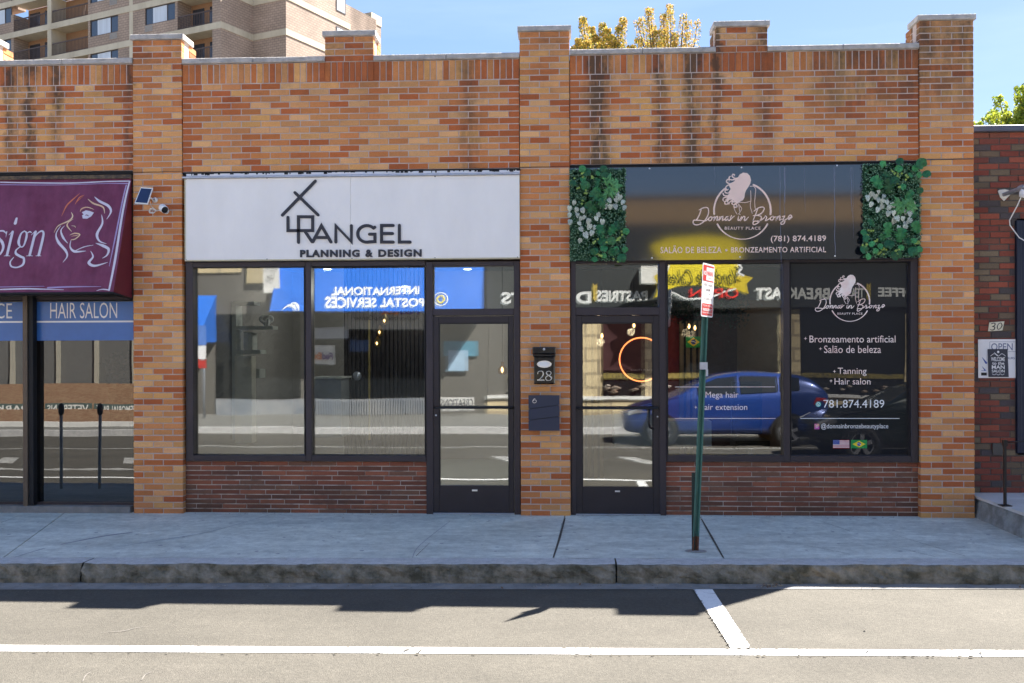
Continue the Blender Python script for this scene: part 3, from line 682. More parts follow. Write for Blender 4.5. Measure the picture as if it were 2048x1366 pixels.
# lettering on the glass of the right shop (children of its panes)
def cpt(ox, oy, sc): return lambda x, y: (ox + x / sc, oy + y / sc)
LOGO_C = cpt(1370, 330, 8.035)
def logo(mb, tr, Y, k=1.0, mi=0, base=.002):
    """the ring, woman with flowing hair and script of the salon, tr maps a pixel of the big sign to a pixel here"""
    st = [0]
    def S(pts, wd):
        st[0] += .00012
        q = [P(*tr(*LOGO_C(*p)), Y) + FRONT * (base + st[0]) for p in pts]
        s = P(1000, 700, Y).z; mpp = (Y + 10.5) / FPX * k / 8.035
        mb.ribbon(q, [w_ * mpp for w_ in wd] if isinstance(wd, (list, tuple)) else wd * mpp, FRONT, 0, mi)
    cx, cy, r = 922, 738, 455
    def arc(a0, a1, wd, n=22): S([(cx + r * math.cos(R(a0 + (a1-a0)*i/n)), cy - r * math.sin(R(a0 + (a1-a0)*i/n))) for i in range(n + 1)], wd)
    arc(127, 187, [26] * 23); arc(67, -7, [30] * 23); arc(-28, -152, [26 - 12 * math.sin(math.pi * i / 22) for i in range(23)])
    # hair: a filled shape and curls
    hair = [(850, 200), (880, 150), (935, 122), (1000, 130), (1042, 175), (1060, 240), (1050, 300), (1020, 350), (980, 410), (962, 460), (955, 520), (930, 565), (880, 590), (820, 600), (790, 580), (760, 555), (700, 560), (640, 555), (700, 520), (660, 495), (700, 480), (740, 400), (700, 320), (760, 300), (800, 250)]
    st[0] += .0002
    mb.poly([P(*tr(*LOGO_C(*p)), Y) + FRONT * (base + st[0]) for p in reversed(hair)], mi)
    for pts in ([(860, 210), (800, 215), (760, 185), (770, 150), (795, 160), (785, 180)], [(840, 240), (780, 280), (720, 300), (668, 275), (680, 235), (712, 240), (705, 262)],
                [(840, 225), (760, 240), (710, 225), (715, 190), (740, 185)], [(790, 310), (700, 320), (655, 360), (675, 400), (700, 385)], [(750, 380), (700, 450), (645, 440), (650, 400), (672, 410)],
                [(740, 440), (690, 490), (630, 490), (612, 460), (620, 450)], [(720, 520), (640, 520), (608, 560), (640, 600)], [(700, 560), (640, 590), (650, 630), (690, 620), (685, 590), (665, 590)],
                [(760, 570), (715, 600), (705, 640)], [(820, 590), (760, 600), (760, 630), (790, 640)], [(850, 600), (790, 640), (800, 680), (835, 670), (825, 640), (810, 645)], [(870, 590), (810, 575), (750, 590)]):
        S(pts, [26] + [18] * (len(pts) - 2) + [6])
    for pts in ([(1045, 342), (1100, 345), (1135, 390), (1128, 480), (1118, 600), (1130, 710)], [(1053, 415), (1058, 560), (1048, 660), (1080, 780)], [(880, 600), (960, 604), (1050, 585)],
                [(780, 660), (800, 730), (835, 790)], [(850, 620), (905, 690), (900, 730), (860, 790)], [(860, 640), (872, 700), (875, 745)]): S(pts, 9)
    # script
    W = 17
    for pts in ([(265, 695), (235, 790), (185, 880), (140, 890), (130, 930), (160, 960), (230, 955), (310, 900), (370, 800), (375, 710), (345, 685), (290, 690), (225, 725)],
                [(165, 890), (240, 890), (300, 900), (345, 890), (375, 860)],
                [(420, 830), (385, 850), (378, 885), (405, 895), (432, 860), (420, 832), (445, 845), (470, 835)], [(480, 830), (462, 892), (500, 835), (525, 835), (512, 890), (545, 870)],
                [(560, 830), (545, 892), (585, 835), (608, 835), (600, 890), (635, 870)], [(700, 835), (665, 835), (640, 875), (655, 893), (690, 860), (705, 828), (690, 880), (715, 890), (760, 845), (795, 820)], [(745, 810), (720, 880)],
                [(860, 825), (850, 880), (870, 890), (900, 850)], [(878, 795), (884, 792)], [(905, 830), (892, 890), (930, 835), (960, 835), (950, 888), (975, 885), (1020, 835)],
                [(1170, 700), (1130, 800), (1090, 900)], [(1105, 745), (1180, 690), (1250, 678), (1270, 710), (1230, 775), (1150, 810), (1090, 815)], [(1150, 812), (1215, 825), (1220, 870), (1170, 930), (1110, 960), (1090, 940), (1110, 905), (1190, 900), (1260, 860), (1290, 820)],
                [(1290, 815), (1310, 845), (1290, 895), (1345, 870), (1375, 840)], [(1410, 825), (1375, 845), (1370, 880), (1400, 885), (1425, 850), (1408, 828), (1440, 840), (1460, 830)], [(1480, 830), (1460, 890), (1500, 830), (1525, 830), (1515, 885), (1550, 870)],
                [(1560, 830), (1600, 825), (1570, 880), (1600, 890), (1590, 940), (1550, 955), (1540, 930), (1600, 885), (1650, 860)], [(1650, 860), (1700, 840), (1710, 815), (1680, 810), (1655, 850), (1670, 875), (1725, 835)]):
        S(pts, [W * .75] + [W] * (len(pts) - 2) + [W * .6])
    a = tr(*LOGO_C(638, 992)); b = tr(*LOGO_C(1212, 1040))
    text_px(mb, 'BEAUTY PLACE', a[0], b[0], a[1], b[1], Y, .003, mi, spacing=1.25, offset=.012)
def small_logo(x, y): return (1699.5 + (x - 1484.8) * .70, 603 + (y - 421.8) * .70)
YV = YG - .002
mb = MB(); logo(mb, small_logo, YV, .72, 0, .001); mb.build('woman_emblem', rose_metal, film)
def star(mb, px, py, r, Y=YV):
    pts = []
    for i in range(8):
        a = i * math.pi / 4; q = r if i % 2 == 0 else r * .28
        pts.append(P(px + q * math.cos(a), py + q * math.sin(a), Y) + FRONT * .001)
    mb.poly(pts)
for s, x0, x1, y0, y1, stx in (('Bronzeamento artificial', 1619, 1791, 671, 685, 1611), ('Salão de beleza', 1648, 1762, 691, 706, 1641), ('Tanning', 1675.5, 1733, 735.5, 752, 1669), ('Hair salon', 1669, 1741, 756.5, 769, 1662)):
    mb = MB(); text_px(mb, s, x0, x1, y0, y1, YV, .001); star(mb, stx, (y0 + y1) / 2 - 1, 3.6); mb.build('rose_lettering', rose_metal, film)
mb = MB()
text_px(mb, '781.874.4189', 1647, 1768.5, 799.5, 815.5, YV, .001); mb.build('white_lettering', vinyl, film); mb = MB(); text_px(mb, '@donnainbronzebeautyplace', 1642, 1776.5, 847, 859.5, YV, .001)
fbox(mb, 1601, 1799, 836.3, 837.5, YV - .001, .0006, pxr=1700)
mb.build('white_lettering', vinyl, film)
teal = mat('teal_print', (.12, .45, .42, 1), .6); mag = mat('magenta_print', (.55, .10, .42, 1), .6, scale=20, c2=(.75, .35, .25, 1), cut=(.45, .55)); 
MB().disc(P(1636.5, 808.5, YV) + FRONT * .001, FRONT, .029, 20).build('phone_badge', teal, film)
mb = MB(); c_ = P(1636.5, 808.5, YV) + FRONT * .002; mb.ribbon([c_ + Vector((math.cos(a) * .018, 0, math.sin(a) * .018)) for a in [i * .7 for i in range(9)]], .004, FRONT); mb.ribbon([c_ + Vector((-.008, -.0003, .008)), c_ + Vector((-.004, -.0003, -.004)), c_ + Vector((.009, -.0003, -.008))], .005, FRONT); mb.build('badge_symbol', vinyl, film)
mb = MB(); fbox(mb, 1629, 1638.5, 847.5, 858.5, YV - .001, .0006, pxr=1634); mb.build('camera_badge', mag, film)
mb = MB(); c_ = P(1633.8, 853, YV) + FRONT * .003; mb.ribbon([c_ + Vector((math.cos(a) * .010, 0, math.sin(a) * .010)) for a in [i * math.pi / 5 for i in range(11)]], .004, FRONT); mb.build('badge_symbol', vinyl, film)
# two printed flags on the film
fr_ = mat('flag_red', (.5, .04, .05, 1), .6); fw = mat('flag_white', (.78, .78, .78, 1), .6); fb = mat('flag_blue', (.03, .06, .3, 1), .6); fg = mat('flag_green', (.01, .28, .06, 1), .6); fy = mat('flag_yellow', (.8, .6, .03, 1), .6)
mb = MB(); x0, x1, z0, z1 = rectp(1666, 1698.5, 880, 896.5, YV)
for i in range(13): mb.poly([(x0, YV - .001, z0 + (z1-z0)*i/13), (x1, YV - .001, z0 + (z1-z0)*i/13), (x1, YV - .001, z0 + (z1-z0)*(i+1)/13), (x0, YV - .001, z0 + (z1-z0)*(i+1)/13)], i % 2)
mb.poly([(x0, YV - .0016, z0 + (z1-z0)*6/13), (x0 + (x1-x0)*.4, YV - .0016, z0 + (z1-z0)*6/13), (x0 + (x1-x0)*.4, YV - .0016, z1), (x0, YV - .0016, z1)], 2)
for i in range(6):
    for j in range(4): mb.disc((x0 + (x1-x0)*.4*(i+.5)/6, YV - .0022, z0 + (z1-z0)*(6.4 + 6.6*(j+.5)/4)/13), FRONT, .0022, 5, mi=1)
mb.build('striped_flag_print', [fr_, fw, fb], film)
def brazil(mb, x0, x1, z0, z1, y):
    cx, cz = (x0+x1)/2, (z0+z1)/2; w_, h = (x1-x0)/2, (z1-z0)/2
    mb.poly([(x0, y, z0), (x1, y, z0), (x1, y, z1), (x0, y, z1)], 0); mb.poly([(cx - w_*.82, y - .0006, cz), (cx, y - .0006, cz - h*.8), (cx + w_*.82, y - .0006, cz), (cx, y - .0006, cz + h*.8)], 1)
    mb.disc((cx, y - .0012, cz), FRONT, h*.46, 18, mi=2); mb.ribbon([(cx - h*.44, y - .0018, cz + h*.08), (cx, y - .0018, cz + h*.1), (cx + h*.42, y - .0018, cz - h*.14)], h*.1, FRONT, mi=3)
mb = MB(); x0, x1, z0, z1 = rectp(1702, 1734, 880, 896.5, YV); brazil(mb, x0, x1, z0, z1, YV - .001); mb.build('green_flag_print', [fg, fy, fb, fw], film)
# words on the clear pane
wp = [o for o in f2.children if o.name.startswith('window_pane')][0]
mb = MB(); text_px(mb, 'Mega hair', 1411, 1477, 783.5, 799, YV, .001); star(mb, 1403, 791, 3.4); mb.build('rose_lettering', rose_metal, wp); mb = MB(); text_px(mb, 'Hair extension', 1398, 1494.5, 808, 820, YV, .001); star(mb, 1391.5, 814.5, 3.4); mb.build('rose_lettering', rose_metal, wp); mb = MB()
fbox(mb, 1350, 1550, 773.2, 774.4, YV - .001, .0006, pxr=1450); fbox(mb, 1350, 1551, 836.3, 837.5, YV - .001, .0006, pxr=1450); mb.build('rose_lettering', rose_metal, wp)
# street-facing stickers are mirrored: none here

# ------------------------------------------------------------------ left shop sign
YS = -.055
sg1 = thing('shop_sign', 'long white panel sign with charcoal raised lettering and a line-drawn house', 'sign', P(705, 520, YS))
x0, x1 = P(369.5, 440, YS).x, P(1039.5, 440, YS).x; xm = P(701, 440, YS).x
zt, zb = P(705, 354, YS).z, P(705, 519.5, YS).z
for a_, b_ in ((x0 + .012, xm - .001), (xm + .001, x1 - .004)): MB().bevel_box(a_, b_, YS, YS + .006, zb + .012, zt, .001).build('panel', white_panel, sg1)
MB().box(x0, x0 + .011, YS - .004, .04, zb, zt).box(x0 + .011, x1, YS - .004, .04, zb, zb + .011).box(x0 + .012, x1, YS + .0065, .03, zb + .012, zt).build('edge_trim', cream_trim, sg1)
MB().bevel_box(x0 - .02, x1, YS - .03, .03, zt + .001, zt + .024, .006).build('drip_strip', steel, sg1)
MB().box(x0 + .005, x1, -.02, .06, zt + .024, zt + .062).build('fascia_board', white_panel, sg1)
mb = MB(); rc = random.Random(4)
zc_ = zat(700, 341)
for i in range(70):                                             # old sealant hanging off the lintel
    x = rc.uniform(x0 + .05, x1); l_ = rc.uniform(.004, .022); w_ = rc.uniform(.008, .05)
    mb.bevel_box(x, x + w_, -.024, -.02, zt + .064 - l_, zt + .066, .001)
mb.build('sealant_residue', mat('black_sealant', (.03, .028, .026, 1), .9), sg1, kind='stuff')
mb = MB()
for a_, b_ in ((372, 358), (534, 356), (372, 520), (534, 518.5), (704, 517), (870, 516), (1035, 514.5), (870, 353)): mb.lathe([(0, -.004), (.006, -.003), (.007, 0)], P(a_, b_, YS), (0, 1, 0), 8)
mb.build('screw', gasket, sg1)
C1 = cpt(360, 330, 4.096); n_ = [0]
def raised(name, strokes, wd=24.5, smooth=False):
    mb = MB()
    for pts in strokes:
        n_[0] += 1
        mb.ribbon([P(*C1(*p), YS) for p in pts], wd / 4.096 * (YS + 10.5) / FPX, FRONT, .014 + .0002 * n_[0], smooth=smooth)
    mb.build(name, char_letter, sg1)
raised('house_outline', [[(840, 412), (1110, 133)], [(943, 227), (1132, 410)], [(886, 430), (886, 538), (1088, 538), (1088, 425), (972, 425), (972, 635)]])
raised('letter_r', [[(1022, 540), (1083, 630)]]); raised('letter_a', [[(1089, 630), (1160, 498), (1238, 632)], [(1118, 595), (1206, 595)]])
raised('letter_n', [[(1278, 632), (1278, 498), (1405, 630), (1405, 498)]])
raised('letter_g', [[(1597, 510)] + [(1532 + 75 * math.cos(R(a)), 565 - 68 * math.sin(R(a))) for a in range(45, 296, 12)] + [(1598, 628), (1598, 568), (1553, 568)]])
raised('letter_e', [[(1748, 496), (1652, 496), (1652, 632), (1748, 632)], [(1652, 562), (1742, 562)]]); raised('letter_l', [[(1798, 495), (1798, 632), (1886, 632)]])
for s, a_, b_, e_ in (('PLANNING', 600.5, 719.5, 0), ('&', 731, 746, -.3), ('DESIGN', 757, 843.5, -.6)):
    mb = MB(); text_px(mb, s, a_, b_, 499.8 + e_ * 1.2, 514.8 + e_, YS, .008, dy=-.5, offset=.045, spacing=1.18, extrude=.006); mb.build('raised_word', char_letter, sg1)

# ------------------------------------------------------------------ right shop sign
YS2 = -.03
sg2 = thing('shop_sign', 'long glossy black sign with rose script, ring and long-haired woman', 'sign', P(1490, 520, YS2))
bm = mat('glossy_black_panel', (.010, .011, .016, 1), .06, 0, var=.1, scale=3, stretch=(6, 1, .3), spec=1.0)
bm.node_tree.nodes['Principled BSDF'].inputs['IOR'].default_value = 1.6
x0, x1 = P(1141, 430, YS2).x, P(1838, 430, YS2).x; zt, zb = P(1490, 331.5, YS2).z, P(1490, 519.5, YS2).z
cuts = [x0, P(1428, 430, YS2).x, P(1580, 430, YS2).x, x1]
cuts = [x0, P(1495, 430, YS2).x, x1]
MB().bevel_box(x0, x1, YS2, YS2 + .02, zb, zt, .002).build('panel', bm, sg2)
MB().box(x0, x1, YS2 + .021, .03, zb + .01, zt - .01).build('backing', gasket, sg2)
mb = MB(); logo(mb, lambda x, y: (x, y), YS2, 1.0, 0, .0015); mb.build('woman_emblem', rose, sg2)
mb = MB(); text_px(mb, 'SALÃO DE BELEZA', 1321, 1443, 491, 506.5, YS2, .002, dy=-.6, offset=.014, spacing=1.1); mb.build('rose_lettering', rose, sg2)
mb = MB(); text_px(mb, 'BRONZEAMENTO ARTIFICIAL', 1462, 1652, 494.3, 505.3, YS2, .002, dy=-.8, offset=.014, spacing=1.1); mb.build('rose_lettering', rose, sg2)
MB().disc(P(1452.5, 500.5, YS2) + FRONT * .002, FRONT, .013, 14).build('bullet_print', rose, sg2)
mb = MB(); text_px(mb, '(781) 874.4189', 1541.5, 1652, 471.5, 486.5, YS2, .002, dy=-.8, offset=.014, spacing=1.05); mb.build('rose_lettering', rose, sg2)
mb = MB()
for a_, b_ in ((1299, 337), (1483, 335), (1674, 331), (1304, 516), (1480, 514), (1670, 512)): mb.lathe([(0, -.004), (.008, -.003), (.009, 0)], P(a_, b_, YS2), (0, 1, 0), 8)
mb.build('screw', vinyl, sg2)
mb = MB(); drip = mat('dried_drip', (.20, .22, .30, 1), .7)
for px_, y1_, w_ in ((1559.5, 520, .004), (1568, 440, .003), (1569.5, 400, .008), (1668, 515, .005), (1671, 350, .003), (1702, 425, .004), (1705, 480, .002), (1609, 420, .002), (1429, 360, .002)):
    rr = random.Random(int(px_)); y_ = 333.5; pts = []
    while y_ < y1_ + 12: pts.append(P(px_ + rr.uniform(-.7, .7) + (y_ - 333) * .012, y_, YS2) + FRONT * .0012); y_ += 18
    if len(pts) > 1: mb.ribbon(pts, [w_] * (len(pts) - 1) + [w_ * .3], FRONT)
mb.build('water_drip', drip, sg2)
# ------------------------------------------------------------------ artificial greenery panels either side of the right sign
def leaf_mesh(name, kind, mats, seed):
    rr = random.Random(seed); mb = MB(); n = 9
    if kind == 'split':      # monstera: lobed outline
        pts = []
        for i in range(-n, n + 1):
            a = math.pi * i / n; r_ = (1 - .28 * abs(math.cos(a * .5)) ** 6) * (.82 + .18 * math.cos(a)) if True else 1
            pts.append((math.sin(a) * .78 * r_, -math.cos(a) * r_ * .95 + .05)); 
            if abs(i) in (3, 4, 5, 6, 7): pts.append((math.sin(a + .17) * .78 * r_ * .5, -math.cos(a + .17) * r_ * .95 * .55 + .05))
    elif kind == 'round': pts = [(math.sin(2*math.pi*i/14) * (.9 + .1 * rr.random()), -math.cos(2*math.pi*i/14) * .95 * (1 if i else .75)) for i in range(14)]
    elif kind == 'heart': pts = [(0, 1.05), (-.35, .72), (-.66, .25), (-.72, -.3), (-.5, -.75), (-.2, -.85), (0, -.6), (.2, -.85), (.5, -.75), (.72, -.3), (.66, .25), (.35, .72)]
    else: pts = [(0, 1), (-.16, .5), (-.2, 0), (-.14, -.6), (0, -1), (.14, -.6), (.2, 0), (.16, .5)]
    z = lambda x, y: .22 * (1 - x*x - y*y) + .34 * abs(x) - .10 * y + .10 * math.sin(9 * math.atan2(y, abs(x) + .01)) * math.hypot(x, y)
    vs = [(0, 0, z(0, 0))]; k = len(pts)
    ring2 = [(p[0]*.55, p[1]*.55, z(p[0]*.55, p[1]*.55) + rr.uniform(-.04, .04)) for p in pts]; ring = [(p[0], p[1], z(*p) + rr.uniform(-.16, .16)) for p in pts]
    vs += ring2 + ring; fs = []
    for i in range(k):
        j = (i + 1) % k; fs.append((0, 1 + i, 1 + j)); fs.append((1 + i, 1 + k + i, 1 + k + j, 1 + j))
    vs = [(v[0], -v[2], v[1]) for v in vs]                         # face towards -y
    me = bpy.data.meshes.new(name); me.from_pydata(vs, [], fs)
    for q in mats: me.materials.append(q)
    for p_ in me.polygons: p_.use_smooth = True
    me.update(); return me
def leafmat(name, a, b, sc=3.0, rough=.45, veins=None):
    m = bpy.data.materials.new(name); m.use_nodes = True; t = m.node_tree; N = t.nodes; K = t.links.new; bs = N['Principled BSDF']; bs.inputs['Roughness'].default_value = rough; bs.inputs['Specular IOR Level'].default_value = .35
    tcn = N.new('ShaderNodeTexCoord'); n = N.new('ShaderNodeTexNoise' if not veins else 'ShaderNodeTexVoronoi')
    if veins: n.feature = 'DISTANCE_TO_EDGE'
    n.inputs['Scale'].default_value = sc; K(tcn.outputs['Object'], n.inputs['Vector']); r = N.new('ShaderNodeValToRGB'); e = r.color_ramp.elements
    e[0].color = a; e[1].color = b; e[0].position, e[1].position = (.03, .14) if veins else (.3, .7); K(n.outputs[0], r.inputs[0])
    oi = N.new('ShaderNodeObjectInfo'); hv = N.new('ShaderNodeHueSaturation'); mr = N.new('ShaderNodeMapRange'); mr.inputs[3].default_value = .75; mr.inputs[4].default_value = 1.25
    K(oi.outputs['Random'], mr.inputs[0]); K(mr.outputs[0], hv.inputs['Value']); K(r.outputs[0], hv.inputs['Color']); K(hv.outputs[0], bs.inputs['Base Color']); return m
g_dark = leafmat('fern_green_leaf', (.012, .075, .028, 1), (.028, .16, .055, 1)); g_mid = leafmat('mid_green_leaf', (.022, .16, .05, 1), (.06, .30, .10, 1)); g_light = leafmat('light_green_leaf', (.06, .22, .07, 1), (.14, .38, .15, 1), 5)
g_white = leafmat('white_veined_leaf', (.03, .08, .05, 1), (.70, .76, .66, 1), 5.0, veins=True); g_box = leafmat('boxwood_leaf', (.018, .075, .030, 1), (.045, .15, .065, 1), 40); g_yel = leafmat('yellow_green_bud', (.13, .28, .05, 1), (.36, .46, .12, 1))
g_boxl = leafmat('boxwood_leaf_pale', (.11, .24, .13, 1), (.22, .38, .24, 1), 40)
LM = {k: [leaf_mesh(nm, k2, [m], s) for s in (1, 2, 3)] for k, nm, k2, m in (('big', 'split_leaf', 'split', g_dark), ('big2', 'split_leaf', 'split', g_mid), ('rnd', 'round_leaf', 'round', g_mid), ('rndd', 'round_leaf', 'round', g_dark), ('wht', 'white_leaf', 'heart', g_white), ('fern', 'fern_leaf', 'lance', g_light), ('bud', 'bud', 'round', g_yel))}
def greenery(px0, px1, py0, py1, C, lists, label, seed):
    rr = random.Random(seed); Y = -.055; px_m = (px0 + px1) / 2
    t = thing('greenery_panel', label, 'artificial plants', P(px_m, py1, Y), 'artificial foliage panels at the ends of the black sign')
    x0, x1, z0, z1 = rectp(px0, px1, py0, py1, Y); MB().box(x0 + .01, x1 - .01, Y + .02, -.035, z0 + .01, z1 - .01).build('backing_mat', g_box, t)
    mb = MB()
    for i in range(5200):
        x, z = rr.uniform(x0, x1), rr.uniform(z0, z1); y = Y + rr.uniform(-.035, .02); a = rr.uniform(0, 6.28); s = rr.uniform(.006, .0125); tl = rr.uniform(-.8, .8); t2 = rr.uniform(-.8, .8)
        u = Vector((math.cos(a), tl * .6, math.sin(a))).normalized() * s; v = Vector((-math.sin(a), t2, math.cos(a))).normalized() * s * .55; c = Vector((x, y, z))
        mb.add([c - u, c - v, c + u, c + v], [(0, 1, 2, 3)], 0 if rr.random() < .6 else 1)
    mb.build('boxwood_leaves', [g_box, g_boxl], t, kind='stuff')
    for kind, items in lists.items():
        for it in items:
            px, py = C(it[0], it[1]); r_ = (it[2] if len(it) > 2 else {'rnd': 30, 'rndd': 30, 'wht': 30, 'fern': 60, 'bud': 14}[kind[:4].rstrip('2')] if kind in ('rnd', 'rndd', 'wht', 'fern', 'bud') else 60) / 4.655 * .0053
            dep = rr.uniform(.03, .065) if kind != 'big' else rr.uniform(.05, .09)
            p = P(px, py, Y - dep)
            reps = 7 if kind == 'fern' else (4 if kind == 'bud' else 1)
            for q in range(reps):
                o = bpy.data.objects.new({'big': 'split_leaf', 'big2': 'split_leaf', 'rnd': 'round_leaf', 'rndd': 'round_leaf', 'wht': 'white_leaf', 'fern': 'fern_leaf', 'bud': 'bud'}[kind], rr.choice(LM[kind])); col.objects.link(o)
                attach(o, t)
                off = Vector((rr.uniform(-1, 1), 0, rr.uniform(-1, 1))) * (.03 if kind == 'bud' else .035 if kind == 'fern' else 0)
                o.location = p + off; s = r_ * rr.uniform(.9, 1.12) * {'big': 1.3, 'big2': 1.3, 'rnd': 1.12, 'rndd': 1.12, 'wht': 1.05, 'fern': 1.25, 'bud': .8}[kind]; o.scale = (s, s, s)
                rz = rr.uniform(-.9, .9) if kind != 'wht' else rr.uniform(-.7, .7) + math.pi
                if kind == 'fern': rz = q * .95
                o.rotation_euler = (rr.uniform(-.35, .35), rz + (math.pi if kind.startswith('big') else 0), rr.uniform(-.35, .35))
    return t
greenery(1139, 1252, 337, 522, cpt(1120, 310, 4.655), dict(
    big=[(335, 385, 78), (290, 490, 85), (395, 450, 55), (375, 715, 68), (540, 655, 48), (340, 260, 55), (520, 905, 50), (310, 905, 42)], big2=[(480, 705, 74), (355, 330, 45)],
    rnd=[(205, 130), (352, 172, 26), (213, 228, 30), (612, 712, 30), (410, 875, 30), (525, 878, 30), (605, 880, 28), (410, 938, 28), (322, 975, 28)],
    rndd=[(405, 130, 36), (250, 165, 40), (235, 285, 45), (575, 962, 38), (320, 900, 36), (480, 905, 38), (395, 810, 40), (480, 800, 40), (120, 265, 30), (420, 200, 40)],
    wht=[(132, 443), (88, 497), (152, 510), (213, 515), (92, 558), (160, 560), (195, 590), (92, 625), (180, 635, 24), (225, 580, 26), (265, 615), (340, 590, 26), (360, 555, 26), (393, 622), (275, 665, 36), (197, 690), (322, 675, 26), (243, 745, 38), (295, 725, 34), (185, 795, 30), (460, 425), (420, 470, 34), (470, 480), (515, 480, 34), (520, 420), (555, 395), (585, 440, 26), (600, 490), (530, 365, 30), (405, 440, 28)],
    fern=[(500, 300, 62), (455, 350, 52), (410, 400, 45), (440, 230, 40)], bud=[(205, 185), (110, 230), (300, 215), (240, 345), (230, 430), (595, 735), (545, 790), (440, 830), (365, 915), (520, 970), (330, 800), (180, 290)]),
    'artificial leaf panel with white-veined leaves, at the black sign’s end nearer the mailboxes', 3)
greenery(1725, 1842, 327, 515, cpt(1520, 310, 4.655), dict(
    big=[(1195, 290, 78), (1180, 190, 45), (1030, 640, 50), (1130, 770, 46), (1380, 810, 45)], big2=[(1085, 260, 84), (1170, 695, 92), (1310, 745, 72), (1450, 670, 74), (1385, 370, 52)],
    rnd=[(1140, 85), (1290, 130), (1440, 125), (1480, 185), (1330, 300), (1395, 190, 26), (965, 725), (1070, 895), (1005, 945), (1310, 865), (1430, 800, 26), (1480, 880, 28), (1120, 850, 28), (1040, 830, 28)],
    rndd=[(1500, 80, 44), (1550, 180, 40), (985, 780, 34), (965, 880, 40), (1270, 930, 42), (1420, 900, 40), (1200, 835, 40), (1490, 330, 32), (1420, 560, 34), (1250, 240, 40), (1300, 60, 36)],
    wht=[(1000, 400), (1040, 365), (1075, 385), (1100, 345, 26), (1035, 460), (1100, 420), (1150, 385, 26), (1140, 430), (1130, 480, 30), (1095, 510), (1180, 440, 26), (1235, 465), (1200, 490, 28), (1195, 545), (1240, 540, 34), (1275, 590, 32), (1245, 610, 34), (1330, 590, 28), (1355, 530, 28), (1390, 545, 30), (1425, 455), (1345, 640, 32), (1385, 610, 32), (1285, 680, 30), (1350, 670, 30)],
    fern=[(1310, 450, 60), (1290, 500, 55), (1400, 480, 52), (1380, 440, 50)], bud=[(1245, 160), (1275, 275), (1300, 190), (1030, 720), (1125, 905), (1160, 880), (1270, 900), (970, 830), (1470, 830), (1080, 790), (1380, 210)]),
    'artificial leaf panel with white-veined leaves, at the black sign’s end nearer the red shop', 5)

# ------------------------------------------------------------------ mailboxes
mx1 = thing('mailbox', 'black metal mailbox numbered 28 with an oval silver plate', 'mailbox', P(1088.5, 768, -.1), 'mailboxes on the middle brick pier')
YM = -.10; x0, x1, z0, z1 = rectp(1068, 1110, 713, 768, YM); gb = mat('black_enamel', (.010, .010, .012, 1), .22, .1, coat=.5)
MB().bevel_box(x0, x1, YM, -.002, z0, z1, .012).build('body', gb, mx1)
l0, l1, k0, k1 = rectp(1065, 1111.5, 694, 713, YM - .01)
MB().bevel_box(l0, l1, YM - .012, -.002, k0 + .028, k1, .010).bevel_box(l0 + .003, l1 - .003, YM - .006, -.002, k0, k0 + .025, .004).build('lid', gb, mx1)
MB().lathe([(0, -.012), (.010, -.010), (.014, 0)], P(1088, 698.5, YM - .012), (0, 1, 0), 12).build('lock', sil, mx1)
c_ = P(1088.5, 728.3, YM); mb = MB(); mb.disc(c_ + FRONT * .003, FRONT, .078, 28, .038); mb.build('oval_plate', sil, mx1)
mb = MB(); mb.disc(c_ + FRONT * .0045, FRONT, .058, 24, .022); mb.build('plate_inset', white_m, mx1)
cream = mat('cream_enamel', (.75, .68, .58, 1), .5)
mb = MB(); D3 = cpt(1000, 680, 6.83); mp_ = (YM + 10.5) / FPX / 6.83
def dig(pts, wd): mb.ribbon([P(*D3(*p), YM) + FRONT * .003 for p in pts], [q * mp_ for q in wd], FRONT)
dig([(516, 462), (522, 435), (548, 424), (580, 430), (592, 462), (575, 500), (545, 530), (520, 546)], [8, 8, 6, 10, 16, 12, 7, 6]); 
mb.ribbon([P(*D3(*p), YM) + FRONT * .0034 for p in [(512, 547), (602, 547)]], 13 * mp_, FRONT)
dig([(664, 484), (690, 468), (698, 446), (680, 427), (656, 426), (636, 440), (636, 460), (660, 480)], [8, 10, 9, 6, 7, 12, 13, 13])
dig([(660, 481), (690, 500), (704, 520), (692, 545), (664, 552), (634, 545), (624, 520), (636, 498), (664, 484.5)], [14, 16, 14, 8, 6, 9, 13, 10, 7]); mb.build('house_number', cream, mx1)
mx2 = thing('mailbox', 'slate blue square mailbox numbered 6 with slanted front seams', 'mailbox', P(1088, 862, -.1), 'mailboxes on the middle brick pier')
YM2 = -.11; navy = mat('slate_blue_paint', (.030, .036, .065, 1), .5, var=.05); x0, x1, z0, z1 = rectp(1057, 1119, 790.5, 861.5, YM2)
MB().box(x0 + .01, x1 - .01, YM2 + .012, -.002, z0 + .01, z1 - .005).build('body', gasket, mx2)
zz_ = lambda py: P(1088, py, YM2).z
def slant(a0, a1, b0, b1): MB().prism([(x0, YM2, zz_(b0)), (x1, YM2, zz_(b1)), (x1, YM2, zz_(a1)), (x0, YM2, zz_(a0))], (0, 1, 0), .013).build('front_panel', navy, mx2)
slant(790.5, 790.5, 817.6, 809.3); slant(818.8, 810.5, 840.2, 832); slant(841.4, 833.2, 861.5, 861.5)
mb = MB(); 
def d6(pts): mb.ribbon([P(*D3(*p), YM2) + FRONT * .003 for p in pts], 6 * mp_, FRONT)
d6([(478, 798), (458, 812), (447, 836), (456, 856), (476, 858), (494, 846), (494, 826), (474, 816), (452, 830)]); mb.build('house_number', sil, mx2)

